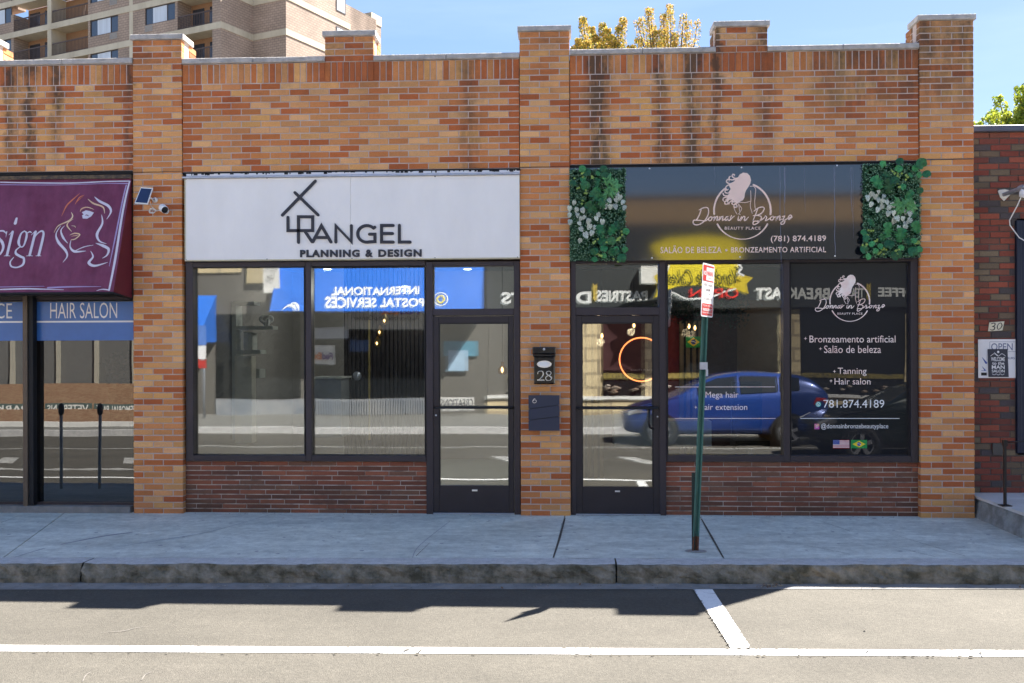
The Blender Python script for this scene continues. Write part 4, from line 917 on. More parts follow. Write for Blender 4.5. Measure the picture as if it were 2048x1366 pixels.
# ------------------------------------------------------------------ camera and its solar panel
C5 = cpt(0, 330, 4.27)
sp = thing('solar_panel', 'small tilted solar panel with a white rim on the brick pier', 'solar panel', P(289, 410, -.02))
c4 = [P(*C5(*p), -.10) for p in ((1203, 190), (1305, 197), (1280, 342), (1168, 333))]; c4[2].y -= .06; c4[3].y -= .06
nrm = (c4[1] - c4[0]).cross(c4[3] - c4[0]).normalized(); nrm = nrm if nrm.y < 0 else -nrm
MB().prism(c4, -nrm, .012).build('rim', white_m, sp)
cc = sum(c4, Vector()) / 4; MB().prism([cc + (p - cc) * .88 + nrm * .0012 for p in c4], -nrm, .001).build('solar_cell', mat('solar_cell', (.010, .020, .075, 1), .15, spec=.8), sp)
MB().tube([cc - nrm * .012, Vector((cc.x + .05, -.06, cc.z - .02)), Vector((cc.x + .06, -.001, cc.z - .03))], .009, 8).lathe([(.03, 0), (.03, -.012), (.012, -.03)], (cc.x + .07, -.001, cc.z - .03), (0, 1, 0), 14).build('bracket', white_m, sp)
sc_ = thing('security_camera', 'white bullet security camera with a black lens on the brick pier', 'camera', P(331, 430, -.02))
ca, cb_ = P(*C5(1385, 362), -.09), P(*C5(1428, 402), -.17); ax = (cb_ - ca).normalized()
MB().lathe([(0, 0), (.030, .002), (.041, .02), (.042, .09), (.038, .094)], ca - ax * .02, ax, 20).build('body', white_m, sc_)
MB().lathe([(0, .0), (.022, .0), (.036, -.004)], ca + ax * .075, ax, 20).build('lens', black_m, sc_)
MB().tube([ca + ax * .02, Vector((ca.x + .02, -.03, ca.z - .03)), Vector((ca.x + .01, -.001, ca.z - .03))], .012, 8).lathe([(.032, 0), (.032, -.010), (.014, -.02)], (ca.x + .01, -.001, ca.z - .03), (0, 1, 0), 14).build('bracket', white_m, sc_)
rc = random.Random(8); loops = []
mb = MB()
path = [cc - nrm * .01 + Vector((.06, 0, -.05)), P(302, 412, -.03)]
for i in range(26): path.append(P(305 + 7.5 * math.cos(i * 1.25) + rc.uniform(-2, 2), 420 + 5 * math.sin(i * 1.25) + i * .12, -.03 - .008 * math.sin(i)))
path += [P(318, 421, -.04), P(325, 424, -.06)]
mb.tube(path, .0028, 6)
tag(mb.build('coiled_cable', white_m), 'coiled white cable between the solar panel and the camera', 'cable')

# ------------------------------------------------------------------ parking sign
ps = thing('parking_sign', 'leaning green parking sign post with a narrow red and white sign', 'sign post', G(1391, 1102, -.026))
green_p = mat('green_post_paint', (.035, .115, .095, 1), .5, scale=14, c2=(.055, .15, .125, 1), cut=(.3, .7)); 
b0 = G(1391, 1102, -.026); Yp = b0.y; tp = P(1413, 560, Yp)
ax = (tp - b0).normalized(); sx3 = Vector((1, .25, 0)).normalized(); sy3 = ax.cross(sx3).normalized() * -1
def chan(a, b, prof, name, m):      # open U-channel swept from a to b
    vs = [a + sx3 * p[0] + sy3 * p[1] for p in prof] + [b + sx3 * p[0] + sy3 * p[1] for p in prof]; k = len(prof)
    return MB().add(vs, [(i, (i+1) % k, (i+1) % k + k, i + k) for i in range(k)] + [tuple(range(k-1, -1, -1)), tuple(range(k, 2*k))]).build(name, m, ps)
pr = [(-.030, -.004), (-.019, -.004), (-.014, -.026), (.014, -.026), (.019, -.004), (.030, -.004), (.030, 0), (.017, 0), (.011, -.022), (-.011, -.022), (-.017, 0), (-.030, 0)]
Lp = (tp - b0).length; chan(b0 + ax * .13, tp, pr, 'post', green_p); chan(b0 - ax * .03, b0 + ax * .1295, pr, 'rusty_post_foot', rust)
b0b = b0; MB().box(-.026, .004, -.006, .004, 0, .70).build('stub_post', mat('dark_green_paint', (.012, .03, .027, 1), .6), ps)
so_ = [o for o in ps.children if o.name.startswith('stub_post')][0]; so_.matrix_parent_inverse = Matrix(); so_.location = (-.004, .02, 0)
mb = MB()
for k in range(26): mb.disc(b0 + ax * (.25 + k * .075) + sy3 * -.0266 * 1 + FRONT * .004, FRONT, .005, 8)
mb.build('bolt_hole', gasket, ps)
q = b0 + ax * ((P(1404, 732, Yp) - b0).length); MB().prism([q + Vector((-.034, -.036, -.03)), q + Vector((.036, -.036, -.03)), q + Vector((.036, -.036, .035)), q + Vector((-.034, -.036, .035))], (0, 1, 0), .006).prism([q + Vector((.02, -.034, -.09)), q + Vector((.04, -.034, -.09)), q + Vector((.04, -.034, -.03)), q + Vector((.02, -.034, -.03))], (0, 1, 0), .006).build('metal_band', steel, ps)
# narrow sign, turned nearly edge-on
a62 = R(-63) * -1
dxs = Vector((math.cos(R(62)), math.sin(R(62)), 0)); ct = P(1415.8, 581, Yp - .04); up = (ax * .93 + Vector((.03, 0, 1)) * .3).normalized(); dxs = (dxs - up * dxs.dot(up)).normalized(); up2 = up - dxs * .0
sn = dxs.cross(up).normalized(); sn = sn if sn.y < 0 else -sn; hw, hh = .152, .236
def sp_(u, v, o=0.0): return ct + dxs * (u * hw) + up * (v * hh) + sn * o
def rrect(u0, u1, v0, v1, r_=.0, o=0.0):
    if not r_: return [sp_(u0, v0, o), sp_(u1, v0, o), sp_(u1, v1, o), sp_(u0, v1, o)]
    pts = []
    for cx, cy, a0 in ((u1 - r_*1.5, v0 + r_, -90), (u1 - r_*1.5, v1 - r_, 0), (u0 + r_*1.5, v1 - r_, 90), (u0 + r_*1.5, v0 + r_, 180)):
        for k in range(5): a = R(a0 + k * 22.5); pts.append(sp_(cx + math.cos(a) * r_ * 1.5, cy + math.sin(a) * r_, o))
    return pts
sred = mat('sign_red', (.50, .035, .03, 1), .5); swh = mat('sign_white', (.80, .78, .78, 1), .45, var=.03)
MB().prism(rrect(-1, 1, -1, 1, .1), -sn, .003).build('sign_plate', swh, ps)
mb = MB(); mb.poly(rrect(-.9, .9, -.94, -.50, .06, .0012)); mb.build('red_print', sred, ps); mb = MB(); mb.poly(rrect(-.9, -.35, .34, .94, .04, .0012)); mb.poly(rrect(-.34, .9, .88, .94, 0, .0012)); mb.poly(rrect(-.34, .9, .34, .38, 0, .0012)); mb.build('red_print', sred, ps)
def stx(mb, s, u0, u1, v0, v1, o=.002, **k): text_on(mb, s, sp_(u0, v1), sp_(u1, v1), sp_(u0, v0), sp_(u1, v0), o, **k)
mb = MB(); stx(mb, 'NO', -.82, -.42, .55, .72, offset=.02); stx(mb, 'TOW ZONE', -.75, .75, -.62, -.55); stx(mb, 'RESIDENT', -.75, .75, -.78, -.68, offset=.02); stx(mb, 'PERMIT PARKING', -.8, .8, -.88, -.82); mb.build('white_lettering', swh, ps)
mb = MB(); stx(mb, 'PARKING', -.25, .8, .56, .74, offset=.02); stx(mb, 'STREET', -.1, .6, .44, .50); mb.build('red_lettering', sred, ps)
mb = MB(); stx(mb, 'STREET CLEANING', -.75, .78, .16, .26, offset=.01); stx(mb, '8AM', -.3, .35, -.02, .08, offset=.01); stx(mb, 'TO 12 PM', -.45, .5, -.18, -.10); stx(mb, '1ST & 3RD TUE', -.7, .75, -.36, -.26, offset=.01); mb.build('grey_lettering', mat('grey_print', (.16, .13, .13, 1), .6), ps)
MB().disc(b0 + Vector((0, -.01, .0035)), UPV, .10, 18, .07).build('rust_stain', mat('rust_stain', (.30, .22, .17, 1), .95, scale=20, c2=(.36, .35, .34, 1), cut=(.4, .6)), sw)
# ================================================================== HAIR SALON (left bay)
aw_m = mat('maroon_canvas', (.15, .028, .066, 1), .55, scale=2.5, c2=(.21, .055, .115, 1), cut=(.35, .7), bump=.15, bscale=4, spec=.35)
speckle(aw_m, .14, 2.2, (5, 5, .5), 6, .7, .35, .65); speckle(white_panel, .035, 1.6, (1.5, 1, .5), 6, .7)
aw = thing('awning', 'maroon canvas awning printed with a white-lined woman’s face', 'awning', P(230, 590, -.2))
ax1 = P(264.5, 470, 0).x - .005; ax0 = ax1 - 4.3; T_ = zat(262, 357); Bf = P(226, 586, -.45).z; Bw = zat(267, 598)
n_aw = Vector((0, -(T_ - Bf), -.45 + 0)).normalized(); n_aw = Vector((0, -(T_ - Bf), .45 * 1)).normalized()
fr0, fr1 = Vector((ax0, -.45, Bf)), Vector((ax1, -.45, Bf)); t0, t1 = Vector((ax0, -.005, T_)), Vector((ax1, -.005, T_))
mb = MB()
NX, NZ_ = 24, 8
vs = []
for j in range(NZ_ + 1):
    for i in range(NX + 1):
        p = (fr0.lerp(fr1, i / NX)).lerp(t0.lerp(t1, i / NX), j / NZ_); vs.append(p)
mb.add(vs, [(j*(NX+1)+i, j*(NX+1)+i+1, (j+1)*(NX+1)+i+1, (j+1)*(NX+1)+i) for j in range(NZ_) for i in range(NX)], 0, True); mb.build('front_canvas', aw_m, aw)
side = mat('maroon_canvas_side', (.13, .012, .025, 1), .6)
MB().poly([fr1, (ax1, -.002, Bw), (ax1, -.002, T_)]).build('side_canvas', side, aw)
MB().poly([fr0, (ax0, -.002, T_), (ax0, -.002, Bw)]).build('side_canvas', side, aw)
MB().tube([fr0, fr1], .013, 8).tube([fr1, (ax1, -.01, Bw)], .012, 8).tube([(ax0, -.02, Bf + .02), (ax1, -.02, Bf + .02)], .012, 8).build('frame_bar', gasket, aw)
MB().box(ax0, ax1, -.03, .02, T_ - .002, T_ + .04).build('head_rail', mat('tarnished_rail', (.06, .045, .04, 1), .8, scale=20, c2=(.14, .10, .06, 1)), aw)
C5 = cpt(0, 330, 4.27); na = (fr1 - fr0).cross(t0 - fr0).normalized(); na = na if na.y < 0 else -na; ao = [0]
def A5(pts, wd, mb, sc=1.0):
    ao[0] += .00012
    q = [PP(*C5(*p), fr0, na) + na * (.002 + ao[0]) for p in pts]; k = .0051 / 4.27
    mb.ribbon(q, [w_ * k for w_ in wd] if isinstance(wd, (list, tuple)) else wd * k, na)
wht = mat('awning_white_print', (.66, .62, .70, 1), .6, var=.06, scale=12); lil = mat('awning_lilac_print', (.40, .30, .52, 1), .6, var=.1); peach = mat('awning_peach_print', (.70, .42, .26, 1), .6, scale=12, c2=(.78, .62, .42, 1))
mb = MB(); W3 = lambda a: [2, a, a * 1.1, 3]
A5([(-120, 150), (0, 148), (200, 152), (600, 155), (900, 142), (1100, 138)], 12, mb); A5([(1108, 140), (1080, 250), (1040, 450), (985, 800), (932, 1070)], [14, 17, 20, 22, 16], mb); A5([(930, 1068), (875, 1062), (828, 1074)], [12, 9, 5], mb)
A5([(-60, 1066), (200, 1058), (330, 1060), (545, 1066)], [10, 14, 12, 4], mb)
# hair and face, tapering strokes
for pts, wd in (([(808, 272), (850, 310), (925, 350), (948, 400), (912, 464)], [3, 22, 24, 18, 3]), ([(868, 425), (875, 500), (830, 590), (850, 650), (910, 673)], [3, 18, 26, 14, 3]), ([(818, 668), (880, 690), (928, 720), (915, 770), (875, 797)], [3, 26, 24, 16, 3]),
                ([(775, 735), (795, 785), (760, 835), (810, 862), (920, 832)], [3, 16, 26, 22, 3]), ([(608, 640), (600, 700), (640, 740), (735, 735)], [4, 12, 24, 3]), ([(640, 735), (720, 700), (798, 685)], [6, 10, 3]),
                ([(520, 520), (480, 590), (500, 660), (560, 730), (575, 780), (538, 832)], [4, 10, 24, 22, 14, 3]), ([(553, 520), (522, 560), (540, 620), (580, 670)], [3, 12, 20, 3])): A5(pts, wd, mb)
eye = [(700, 405), (735, 388), (770, 395), (803, 408), (780, 440), (745, 460), (708, 458), (702, 430), (716, 425)]
ao[0] += .0002; mb.poly([PP(*C5(*p), fr0, na) + na * (.002 + ao[0]) for p in reversed(eye)]); mb.build('white_print', wht, aw)
mb = MB(); A5([(728, 432), (742, 428), (758, 436)], [3, 10, 4], mb); mb.build('pupil', aw_m, aw)
mb = MB()
for pts, wd in (([(685, 400), (700, 375), (745, 362), (803, 380)], [3, 14, 10, 3]), ([(610, 405), (622, 440), (590, 478), (500, 520), (463, 578)], [3, 12, 16, 10, 3]), ([(628, 462), (588, 490), (575, 520), (612, 568)], [3, 8, 14, 4]), ([(612, 520), (640, 524), (645, 536)], [3, 6, 3]),
                ([(598, 600), (640, 585), (683, 596), (645, 632), (610, 640)], [4, 14, 10, 12, 8]), ([(612, 610), (650, 604), (672, 600)], [3, 8, 3]), ([(752, 292), (800, 330), (880, 360), (895, 415)], [3, 16, 14, 3])): A5(pts, wd, mb)
mb.build('cream_print', peach, aw)
org = mat('awning_orange_print', (.62, .18, .10, 1), .6); mb = MB()
for pts, wd in (([(682, 245), (620, 300), (570, 350), (528, 438)], [3, 14, 14, 3]), ([(722, 258), (680, 280), (642, 338)], [3, 12, 3]), ([(715, 268), (670, 305), (648, 325)], [2, 6, 2])): A5(pts, wd, mb)
mb.build('orange_print', org, aw)
mb = MB(); A5([(-100, 168), (0, 170), (500, 172), (900, 160), (1090, 160)], [4, 8, 7, 6, 12], mb); A5([(1080, 175), (1050, 300), (990, 600), (935, 865)], [12, 14, 14, 5], mb); A5([(-100, 1046), (200, 1040), (380, 1037)], [8, 7, 4], mb); A5([(410, 1050), (600, 1042), (865, 1040)], [16, 14, 3], mb); mb.build('lilac_print', lil, aw)
# 'sign' in slanted book lettering, the end of a longer word
mb = MB()
for pts, wd in (([(58, 590), (30, 565), (-10, 572), (-20, 610), (20, 660), (30, 710), (0, 765), (-60, 782), (-100, 760)], [5, 16, 14, 20, 26, 22, 18, 12, 4]), ([(60, 572), (52, 620)], [10, 2]),
                ([(78, 600), (102, 575), (112, 568)], [4, 8, 10]), ([(110, 572), (62, 772)], [24, 24]), ([(36, 779), (62, 776), (88, 779)], [4, 9, 4]), ([(144, 458), (133, 500)], [20, 30]),
                ([(212, 566), (182, 590), (162, 660), (178, 700), (205, 690), (228, 620), (228, 580), (208, 566)], [12, 16, 26, 12, 14, 22, 14, 10]), ([(228, 590), (255, 572), (272, 580)], [6, 14, 6]),
                ([(175, 700), (140, 730), (140, 760), (180, 785), (206, 800), (200, 850), (150, 876), (100, 868), (90, 830), (120, 790)], [10, 14, 22, 22, 20, 22, 14, 14, 14, 6]),
                ([(270, 600), (296, 575), (306, 568)], [4, 8, 10]), ([(306, 572), (256, 772)], [24, 24]), ([(228, 779), (256, 776), (282, 779)], [4, 9, 4]), ([(285, 680), (305, 610), (350, 568), (374, 580), (366, 640), (334, 772)], [6, 10, 16, 18, 24, 24]), ([(308, 779), (332, 776), (354, 779)], [4, 9, 4])): A5(pts, wd, mb)
mb.build('white_lettering', wht, aw)
# shop window under the awning
YW = .10
bz = mat('bronze_post', (.11, .085, .065, 1), .45, .4)
wl = MB(); 
def wbox(px0, px1, py0, py1, Y, dep, mi=0): 
    a, b = P(px0, py1, Y), P(px1, py0, Y); wl.box(a.x, b.x, Y, Y + dep, a.z, b.z, mi)
for a_, b_, y0_, y1_ in ((-420, 267, 593, 603),): wbox(a_, b_, y0_, y1_, YW - .02, .1)
wx0 = P(-420, 700, YW).x; zt_ = P(130, 603, YW).z; zb_ = .10
fr3 = wl.box(wx0, P(268, 700, YW).x, YW - .01, YW + .08, zb_ - .03, zb_).build('window_frame', frame_m, building)
MB().box(wx0, P(268, 700, YW).x, YW - .12, YW + .09, -.02, zb_ - .03).build('concrete_sill', gutter_m, building)
posts = [47, -190]
for q in posts:
    x0, x1 = P(q, 700, .02).x, P(q + 19, 700, .02).x
    MB().bevel_box(x0, x1 - .055, .0, .10, -.0, P(56, 592, 0).z, .004).build('post', bz, building); MB().bevel_box(x1 - .0545, x1, .02, .10, -.0, P(56, 592, 0).z, .004).build('post', gasket, building)
wpan = []
for a_, b_ in ((-180, 47), (66, 267)):
    x0, x1 = P(a_, 700, YW).x, P(b_, 700, YW).x; g = MB().add([(x0, YW + .03, zb_), (x1, YW + .022, zb_), (x1, YW + .030, zt_), (x0, YW + .038, zt_)], [(0, 1, 2, 3)]).build('window_pane', dark_pane, building); wpan.append(g)
blue = mat('blue_window_film', (.035, .13, .40, 1), .30, scale=3, c2=(.045, .16, .48, 1), cut=(.3, .7), spec=.6)
Yf_ = YW + .012
for i, (a_, b_) in enumerate(((-180, 47), (66, 267))):
    x0, x1, z0, z1 = rectp(a_, b_, 603.5, 681, Yf_, 160); MB().box(x0, x1, Yf_, Yf_ + .002, z0, z1).build('blue_film_band', blue, wpan[i])
    x0, x1, z0, z1 = rectp(a_, b_, 641.5, 645, Yf_, 160); MB().box(x0, x1, Yf_ - .0015, Yf_ - .0003, z0, z1).build('white_line', vinyl, wpan[i])
mb = MB(); text_px(mb, 'HAIR SALON', 100.5, 234.5, 605.5, 637, Yf_, .002, dy=-.6, offset=-.004); mb.build('white_lettering', vinyl, wpan[1])
mb = MB(); text_px(mb, 'SERVICE', -80, 24.5, 606.5, 637, Yf_, .002, offset=-.004); mb.build('white_lettering', vinyl, wpan[0])
# woven lantern hanging behind the salon glass
ln = thing('hanging_lantern', 'dark slatted lantern on a hook behind the hair salon glass', 'lantern', P(203, 766, .45))
c_ = P(203, 765, .45); a_ = P(203, 728, .45); lm_ = mat('black_basket', (.015, .013, .013, 1), .7); mb = MB()
h_ = a_.z - c_.z
for k in range(18):
    an = 2 * math.pi * k / 18; mb.tube([c_ + Vector((math.cos(an) * .062, math.sin(an) * .062, 0)), a_ + Vector((math.cos(an) * .032, math.sin(an) * .032, 0))], .005, 5)
mb.lathe([(.064, 0), (.066, .012), (.060, .012)], c_, (0, 0, 1), 18).lathe([(.034, 0), (.036, .014), (.0, .016)], a_, (0, 0, 1), 18); mb.build('shade', lm_, ln)
MB().tube([a_, a_ + Vector((.004, 0, .05)), a_ + Vector((-.004, 0, .075)), a_ + Vector((.014, 0, .085))], .003, 6).build('hook', lm_, ln)
pt = thing('potted_plant', 'dark leafy plant standing at the end of the hair salon window', 'plant', P(240, 960, .6))
c_ = P(240, 775, .6); MB().lathe([(.09, -.55), (.13, -.1), (.14, 0), (.12, 0), (.11, -.1)], c_, (0, 0, 1), 18).build('pot', lm_, pt)
mb = MB(); rr = random.Random(2)
for i in range(150):
    a = rr.uniform(0, 6.28); r_ = rr.uniform(.02, .17); z = rr.uniform(0, .42); c = c_ + Vector((math.cos(a) * r_, math.sin(a) * r_, z)); u = Vector((rr.uniform(-1, 1), rr.uniform(-1, 1), rr.uniform(-.6, 1))).normalized() * .035; v = u.orthogonal().normalized() * .014
    mb.add([c - u, c - v, c + u, c + v], [(0, 1, 2, 3)])
mb.build('foliage', leafmat('dark_plant_leaf', (.01, .03, .015, 1), (.02, .06, .03, 1)), pt)
MB().box(bxa, X['p1a'], 2.2, 2.3, 0, 3.05).build('partition_wall', mat('salon_wall', (.16, .155, .15, 1), .9), building)

# ================================================================== RED BRICK SHOP ON THE RIGHT
nb = thing('red_brick_shop', 'old dark red brick shop with dark metal coping at the end of the row', 'building', P(2000, 977, .28))
YN = .28; nx0 = P(1950, 700, YN).x - .02; nxe = P(2031, 700, YN).x; xend = 9.0
zt = P(2000, 264, YN).z; z0n = .0; zdt = P(2033, 441, YN).z; zdb = P(2033, 906, YN).z
core = MB().box(X['p3b'] + .003, nxe + .02, YN + .006, YN + .3, -.05, zt).box(nxe + .02, xend, YN + .006, YN + .3, zdt + .02, zt).box(nxe + .02, xend, YN + .006, YN + .3, -.05, zdb - .02).build('wall', mortar_dark, nb)
BN = Bricks(nb, OLD_RED, .09, 300)
n = round((zt - .15) / .0672); dz = (zt - .15) / n
for r_ in range(n):
    za, zb2 = .15 + r_ * dz + .005, .15 + (r_ + 1) * dz - .005; zc = (za + zb2) / 2; lim = xend if zc > zdt or zc < zdb else nxe
    x = X['p3b'] + .006; first = [.06, .165][r_ % 2]; e = [x, x + first + rb.uniform(-.01, .01)]
    while e[-1] < lim - .02: e.append(min(lim, e[-1] + .213 + rb.uniform(-.006, .006)))
    for i in range(len(e) - 1):
        if e[i+1] - e[i] < .02: continue
        BN.add(e[i] + .005 * (i > 0), e[i+1] - .005, za, zb2, YN + rb.uniform(-.002, .002), ROUGH[rb.randrange(9)], parent=core)
BN.finish()
dk = mat('dark_metal_coping', (.10, .11, .15, 1), .5, .3)
MB().bevel_box(X['p3b'] + .004, xend, YN - .05, YN + .4, zt, zt + .065, .006).build('coping', dk, nb)
MB().box(X['p3b'] + .01, xend, YN + .3, 8, -.05, zt - .25).build('shop_body', mortar_dark, nb)
nvy = mat('navy_window_frame', (.012, .018, .040, 1), .45)
ff = MB().bevel_box(nxe, nxe + .05, YN - .04, YN + .1, zdb, zdt, .006).bevel_box(nxe + .05, nxe + .12, YN - .02, YN + .1, zdb, zdt, .006).bevel_box(nxe + .12, xend, YN - .03, YN + .1, zdt - .1, zdt, .006).bevel_box(nxe + .12, xend, YN - .03, YN + .1, zdb, zdb + .09, .006).build('window_frame', nvy, nb)
MB().add([(nxe + .12, YN + .03, zdb + .09), (xend, YN + .03, zdb + .09), (xend, YN + .03, zdt - .1), (nxe + .12, YN + .03, zdt - .1)], [(0, 1, 2, 3)]).build('window_pane', dark_pane, nb)
# white tiled landing with a rough concrete cheek
ld = thing('landing', 'raised white-tiled landing with a rough concrete side in front of the red brick shop', 'steps', P(2000, 1010, -.4))
cheek = mat('rough_concrete', (.22, .215, .20, 1), .95, scale=6, c2=(.36, .36, .35, 1), bump=1, bscale=25); marble = mat('white_tile', (.62, .60, .57, 1), .35, scale=2.5, c2=(.72, .70, .68, 1))
lx = X['p3b'] + .02; ztop = .225
mb = MB(); vs = []; fs = []; n = 30
mb.box(lx + .03, xend, -1.36, YN - .001, -.06, ztop - .03)
for i in range(n + 1):
    y = YN - .002 - (1.36 + YN) * i / n; nn = noise.noise(Vector((y * 5, 0, 0))) * .012
    vs += [(lx + .035, y, ztop - .026), (lx + .022 + nn, y, ztop - .07), (lx + .01 + nn, y, .07), (lx - .004 + nn * .5, y, .02), (lx - .012, y, -.05)]
fs = [(i*5+j, i*5+j+1, (i+1)*5+j+1, (i+1)*5+j) for i in range(n) for j in range(4)]; mb.add(vs, fs); mb.build('concrete_base', cheek, ld)
for i in range(3):
    for j in range(4):
        y1 = YN - .006 - j * .41; y0 = y1 - .405; x0_ = lx + .0 + i * .62; MB().bevel_box(x0_, x0_ + .615, y0, y1, ztop - .028, ztop, .002).build('tile', marble, ld)
pp = thing('handrail_post', 'thin black iron post standing on the landing by the red brick shop', 'post', P(2010, 1020, -.6))
c_ = Vector((P(2010, 1020, -.62).x, -.62, ztop)); tpz = P(2009, 880, -.62).z
MB().box(c_.x - .012, c_.x + .012, -.632, -.608, ztop, tpz - .06).build('post', black_m, pp); MB().box(c_.x - .02, c_.x + .02, -.64, -.60, tpz - .06, tpz).build('post_cap', black_m, pp); MB().box(c_.x - .05, c_.x + .05, -.67, -.57, ztop, ztop + .008).build('foot_plate', black_m, pp)
MB().tube([(c_.x + .02, -.62, tpz - .02), (c_.x + .5, -.62, tpz + .0)], .008, 6).build('rail', black_m, pp)
# wall things
YB = YN - .012
np_ = thing('number_plate', 'slanting cream plate with black number 30 on red brick', 'number plate', P(1992, 662, YN))
C4 = cpt(1940, 560, 6.21)
MB().prism([P(*C4(*p), YB) for p in ((225, 637), (403, 626), (428, 513), (243, 527))], (0, 1, 0), .008).build('plate', mat('cream_plate', (.72, .66, .50, 1), .5), np_)
mb = MB(); K4 = (YB + 10.5) / FPX / 6.21
def d30(pts, wd): mb.ribbon([P(*C4(*p), YB) + FRONT * .002 for p in pts], [q * K4 for q in wd], FRONT)
d30([(262, 545), (295, 535), (312, 545), (300, 568), (275, 578)], [8, 10, 12, 10, 7]); d30([(278, 578.5), (305, 585), (300, 612), (270, 622), (250, 612)], [7, 12, 13, 10, 6]); d30([(384, 532), (354, 545), (338, 585), (350, 612), (376, 600), (397, 565), (384, 532)], [8, 8, 11, 8, 9, 12, 8]); mb.build('number_print', black_m, np_)
os_ = thing('open_sign', 'white barber sign reading OPEN with a blue emblem on red brick', 'sign', P(1993, 756, YN))
x0, x1, z0, z1 = rectp(1956.5, 2031, 678.5, 756, YB); MB().box(x0, x1, YB, YB + .006, z0, z1).build('board', swh, os_)
bl = mat('sign_blue', (.04, .08, .32, 1), .6); gb_ = mat('sign_greyblue', (.16, .18, .28, 1), .6)
mb = MB(); c_ = P(*C4(170, 810), YB) + FRONT * .001
mb.ribbon([c_ + Vector((math.cos(a) * .038, 0, math.sin(a) * .038)) for a in [i * math.pi / 8 for i in range(17)]], .012, FRONT); 
for r_ in (.030, .015): mb.ribbon([c_ + Vector((math.cos(a) * r_, -.0005, math.sin(a) * r_)) for a in [i * math.pi / 2 for i in range(5)]], .006, FRONT, smooth=False)
for pts, wd in (([(150, 960), (200, 1030)], [3, 24]), ([(150, 1075), (185, 1118)], [3, 16]), ([(142, 1126), (202, 1127)], [5, 5])): mb.build('blue_emblem', bl, os_) if len(mb.f) > 100 else None; mb = MB(); mb.ribbon([P(*C4(*p), YB) + FRONT * .001 for p in pts], [q * K4 for q in wd], FRONT); mb.build('blue_print', bl, os_)
mb = MB()
for pts in ([(245, 768), (565, 768)], [(245, 768), (245, 890)], [(470, 890), (565, 890)]): mb.ribbon([P(*C4(*p), YB) + FRONT * .001 for p in pts], 4 * K4, FRONT)
a_, b_ = C4(262, 785), C4(530, 875); text_px(mb, 'OPEN', a_[0], b_[0], a_[1], b_[1], YB, .001, offset=.01); a_, b_ = C4(468, 955), C4(556, 985); text_px(mb, 'HOURS', a_[0] - 8, b_[0], a_[1], b_[1], YB, .001, offset=.02); mb.build('grey_print', gb_, os_)
mb = MB(); a_, b_ = C4(138, 1150), C4(208, 1186); mb.box(P(*a_, YB).x, P(*b_, YB).x, YB - .0015, YB - .0005, P(*b_, YB).z, P(*a_, YB).z); mb.build('black_print', black_m, os_)
ws_ = thing('welcome_sign', 'small charcoal sign welcoming to the man salon, overlapping the white sign', 'sign', P(1996, 753, YN))
Yw = YB - .010; MB().prism([P(*C4(*p), Yw) for p in ((232, 1205), (482, 1205), (466, 856), (222, 858))], (0, 1, 0), .006).build('board', mat('chalk_grey', (.045, .045, .06, 1), .7), ws_)
mb = MB()
for s, x0_, x1_, y0_, y1_ in (('WELCOME', 262, 432, 958, 1008), ('to the', 275, 425, 1015, 1052), ('MAN', 270, 430, 1058, 1105), ('SALON', 270, 430, 1113, 1148)):
    a_, b_ = C4(x0_, y0_), C4(x1_, y1_); text_px(mb, s, a_[0], b_[0], a_[1], b_[1], Yw, .001, offset=.02)
for pts in ([(300, 900), (352, 945)], [(256, 945), (300, 915), (350, 945), (395, 915), (440, 945)], [(275, 1165), (300, 1178), (325, 1165), (350, 1180), (375, 1165), (400, 1178), (425, 1165)]): mb.ribbon([P(*C4(*p), Yw) + FRONT * .0012 for p in pts], 5 * K4, FRONT)
mb.lathe([(0, -.002), (.012, -.001), (.013, 0)], P(*C4(350, 893), Yw), (0, 1, 0), 10); mb.build('chalk_lettering', swh, ws_)
cl = thing('wall_conduit', 'cream three-cornered wall plate with a grey pipe arm on red brick', 'pipe bracket', P(2005, 400, YN))
C7 = cpt(1940, 340, 5.69)
MB().prism([P(*C7(*p), YB) for p in ((388, 352), (455, 285), (440, 228), (395, 218), (335, 226), (320, 240), (345, 310))], (0, 1, 0), .011).build('plate', cream, cl)
a_ = P(*C7(385, 280), YB); b_ = P(*C7(560, 215), YB - .22); c2_ = b_ + (b_ - a_) * 1.1
MB().tube([a_, b_, c2_], .022, 12).lathe([(.03, 0), (.034, .03), (.03, .07)], b_, (b_ - a_), 14).build('pipe', steel, cl)
MB().tube([P(*C7(585, 300), -.05), P(*C7(540, 400), 0.05), P(*C7(450, 570), .2), P(*C7(455, 630), .22), P(*C7(560, 770), .22), P(*C7(640, 815), .2), P(*C7(800, 830), .2)], .006, 8).build('cable', white_m, cl)
MB().lathe([(.0, -.02), (.03, -.02), (.045, .02), (.04, .06)], P(*C7(600, 290), -.05), (.3, -.3, 1), 14).build('junction', white_m, cl)
MB().box(P(1984, 893, YN).x, P(2006, 893, YN).x, YN - .02, YN - .003, P(1990, 909, YN).z, P(1990, 886, YN).z).build('outlet_cover', mat('brownish_cover', (.08, .07, .06, 1), .6), nb)
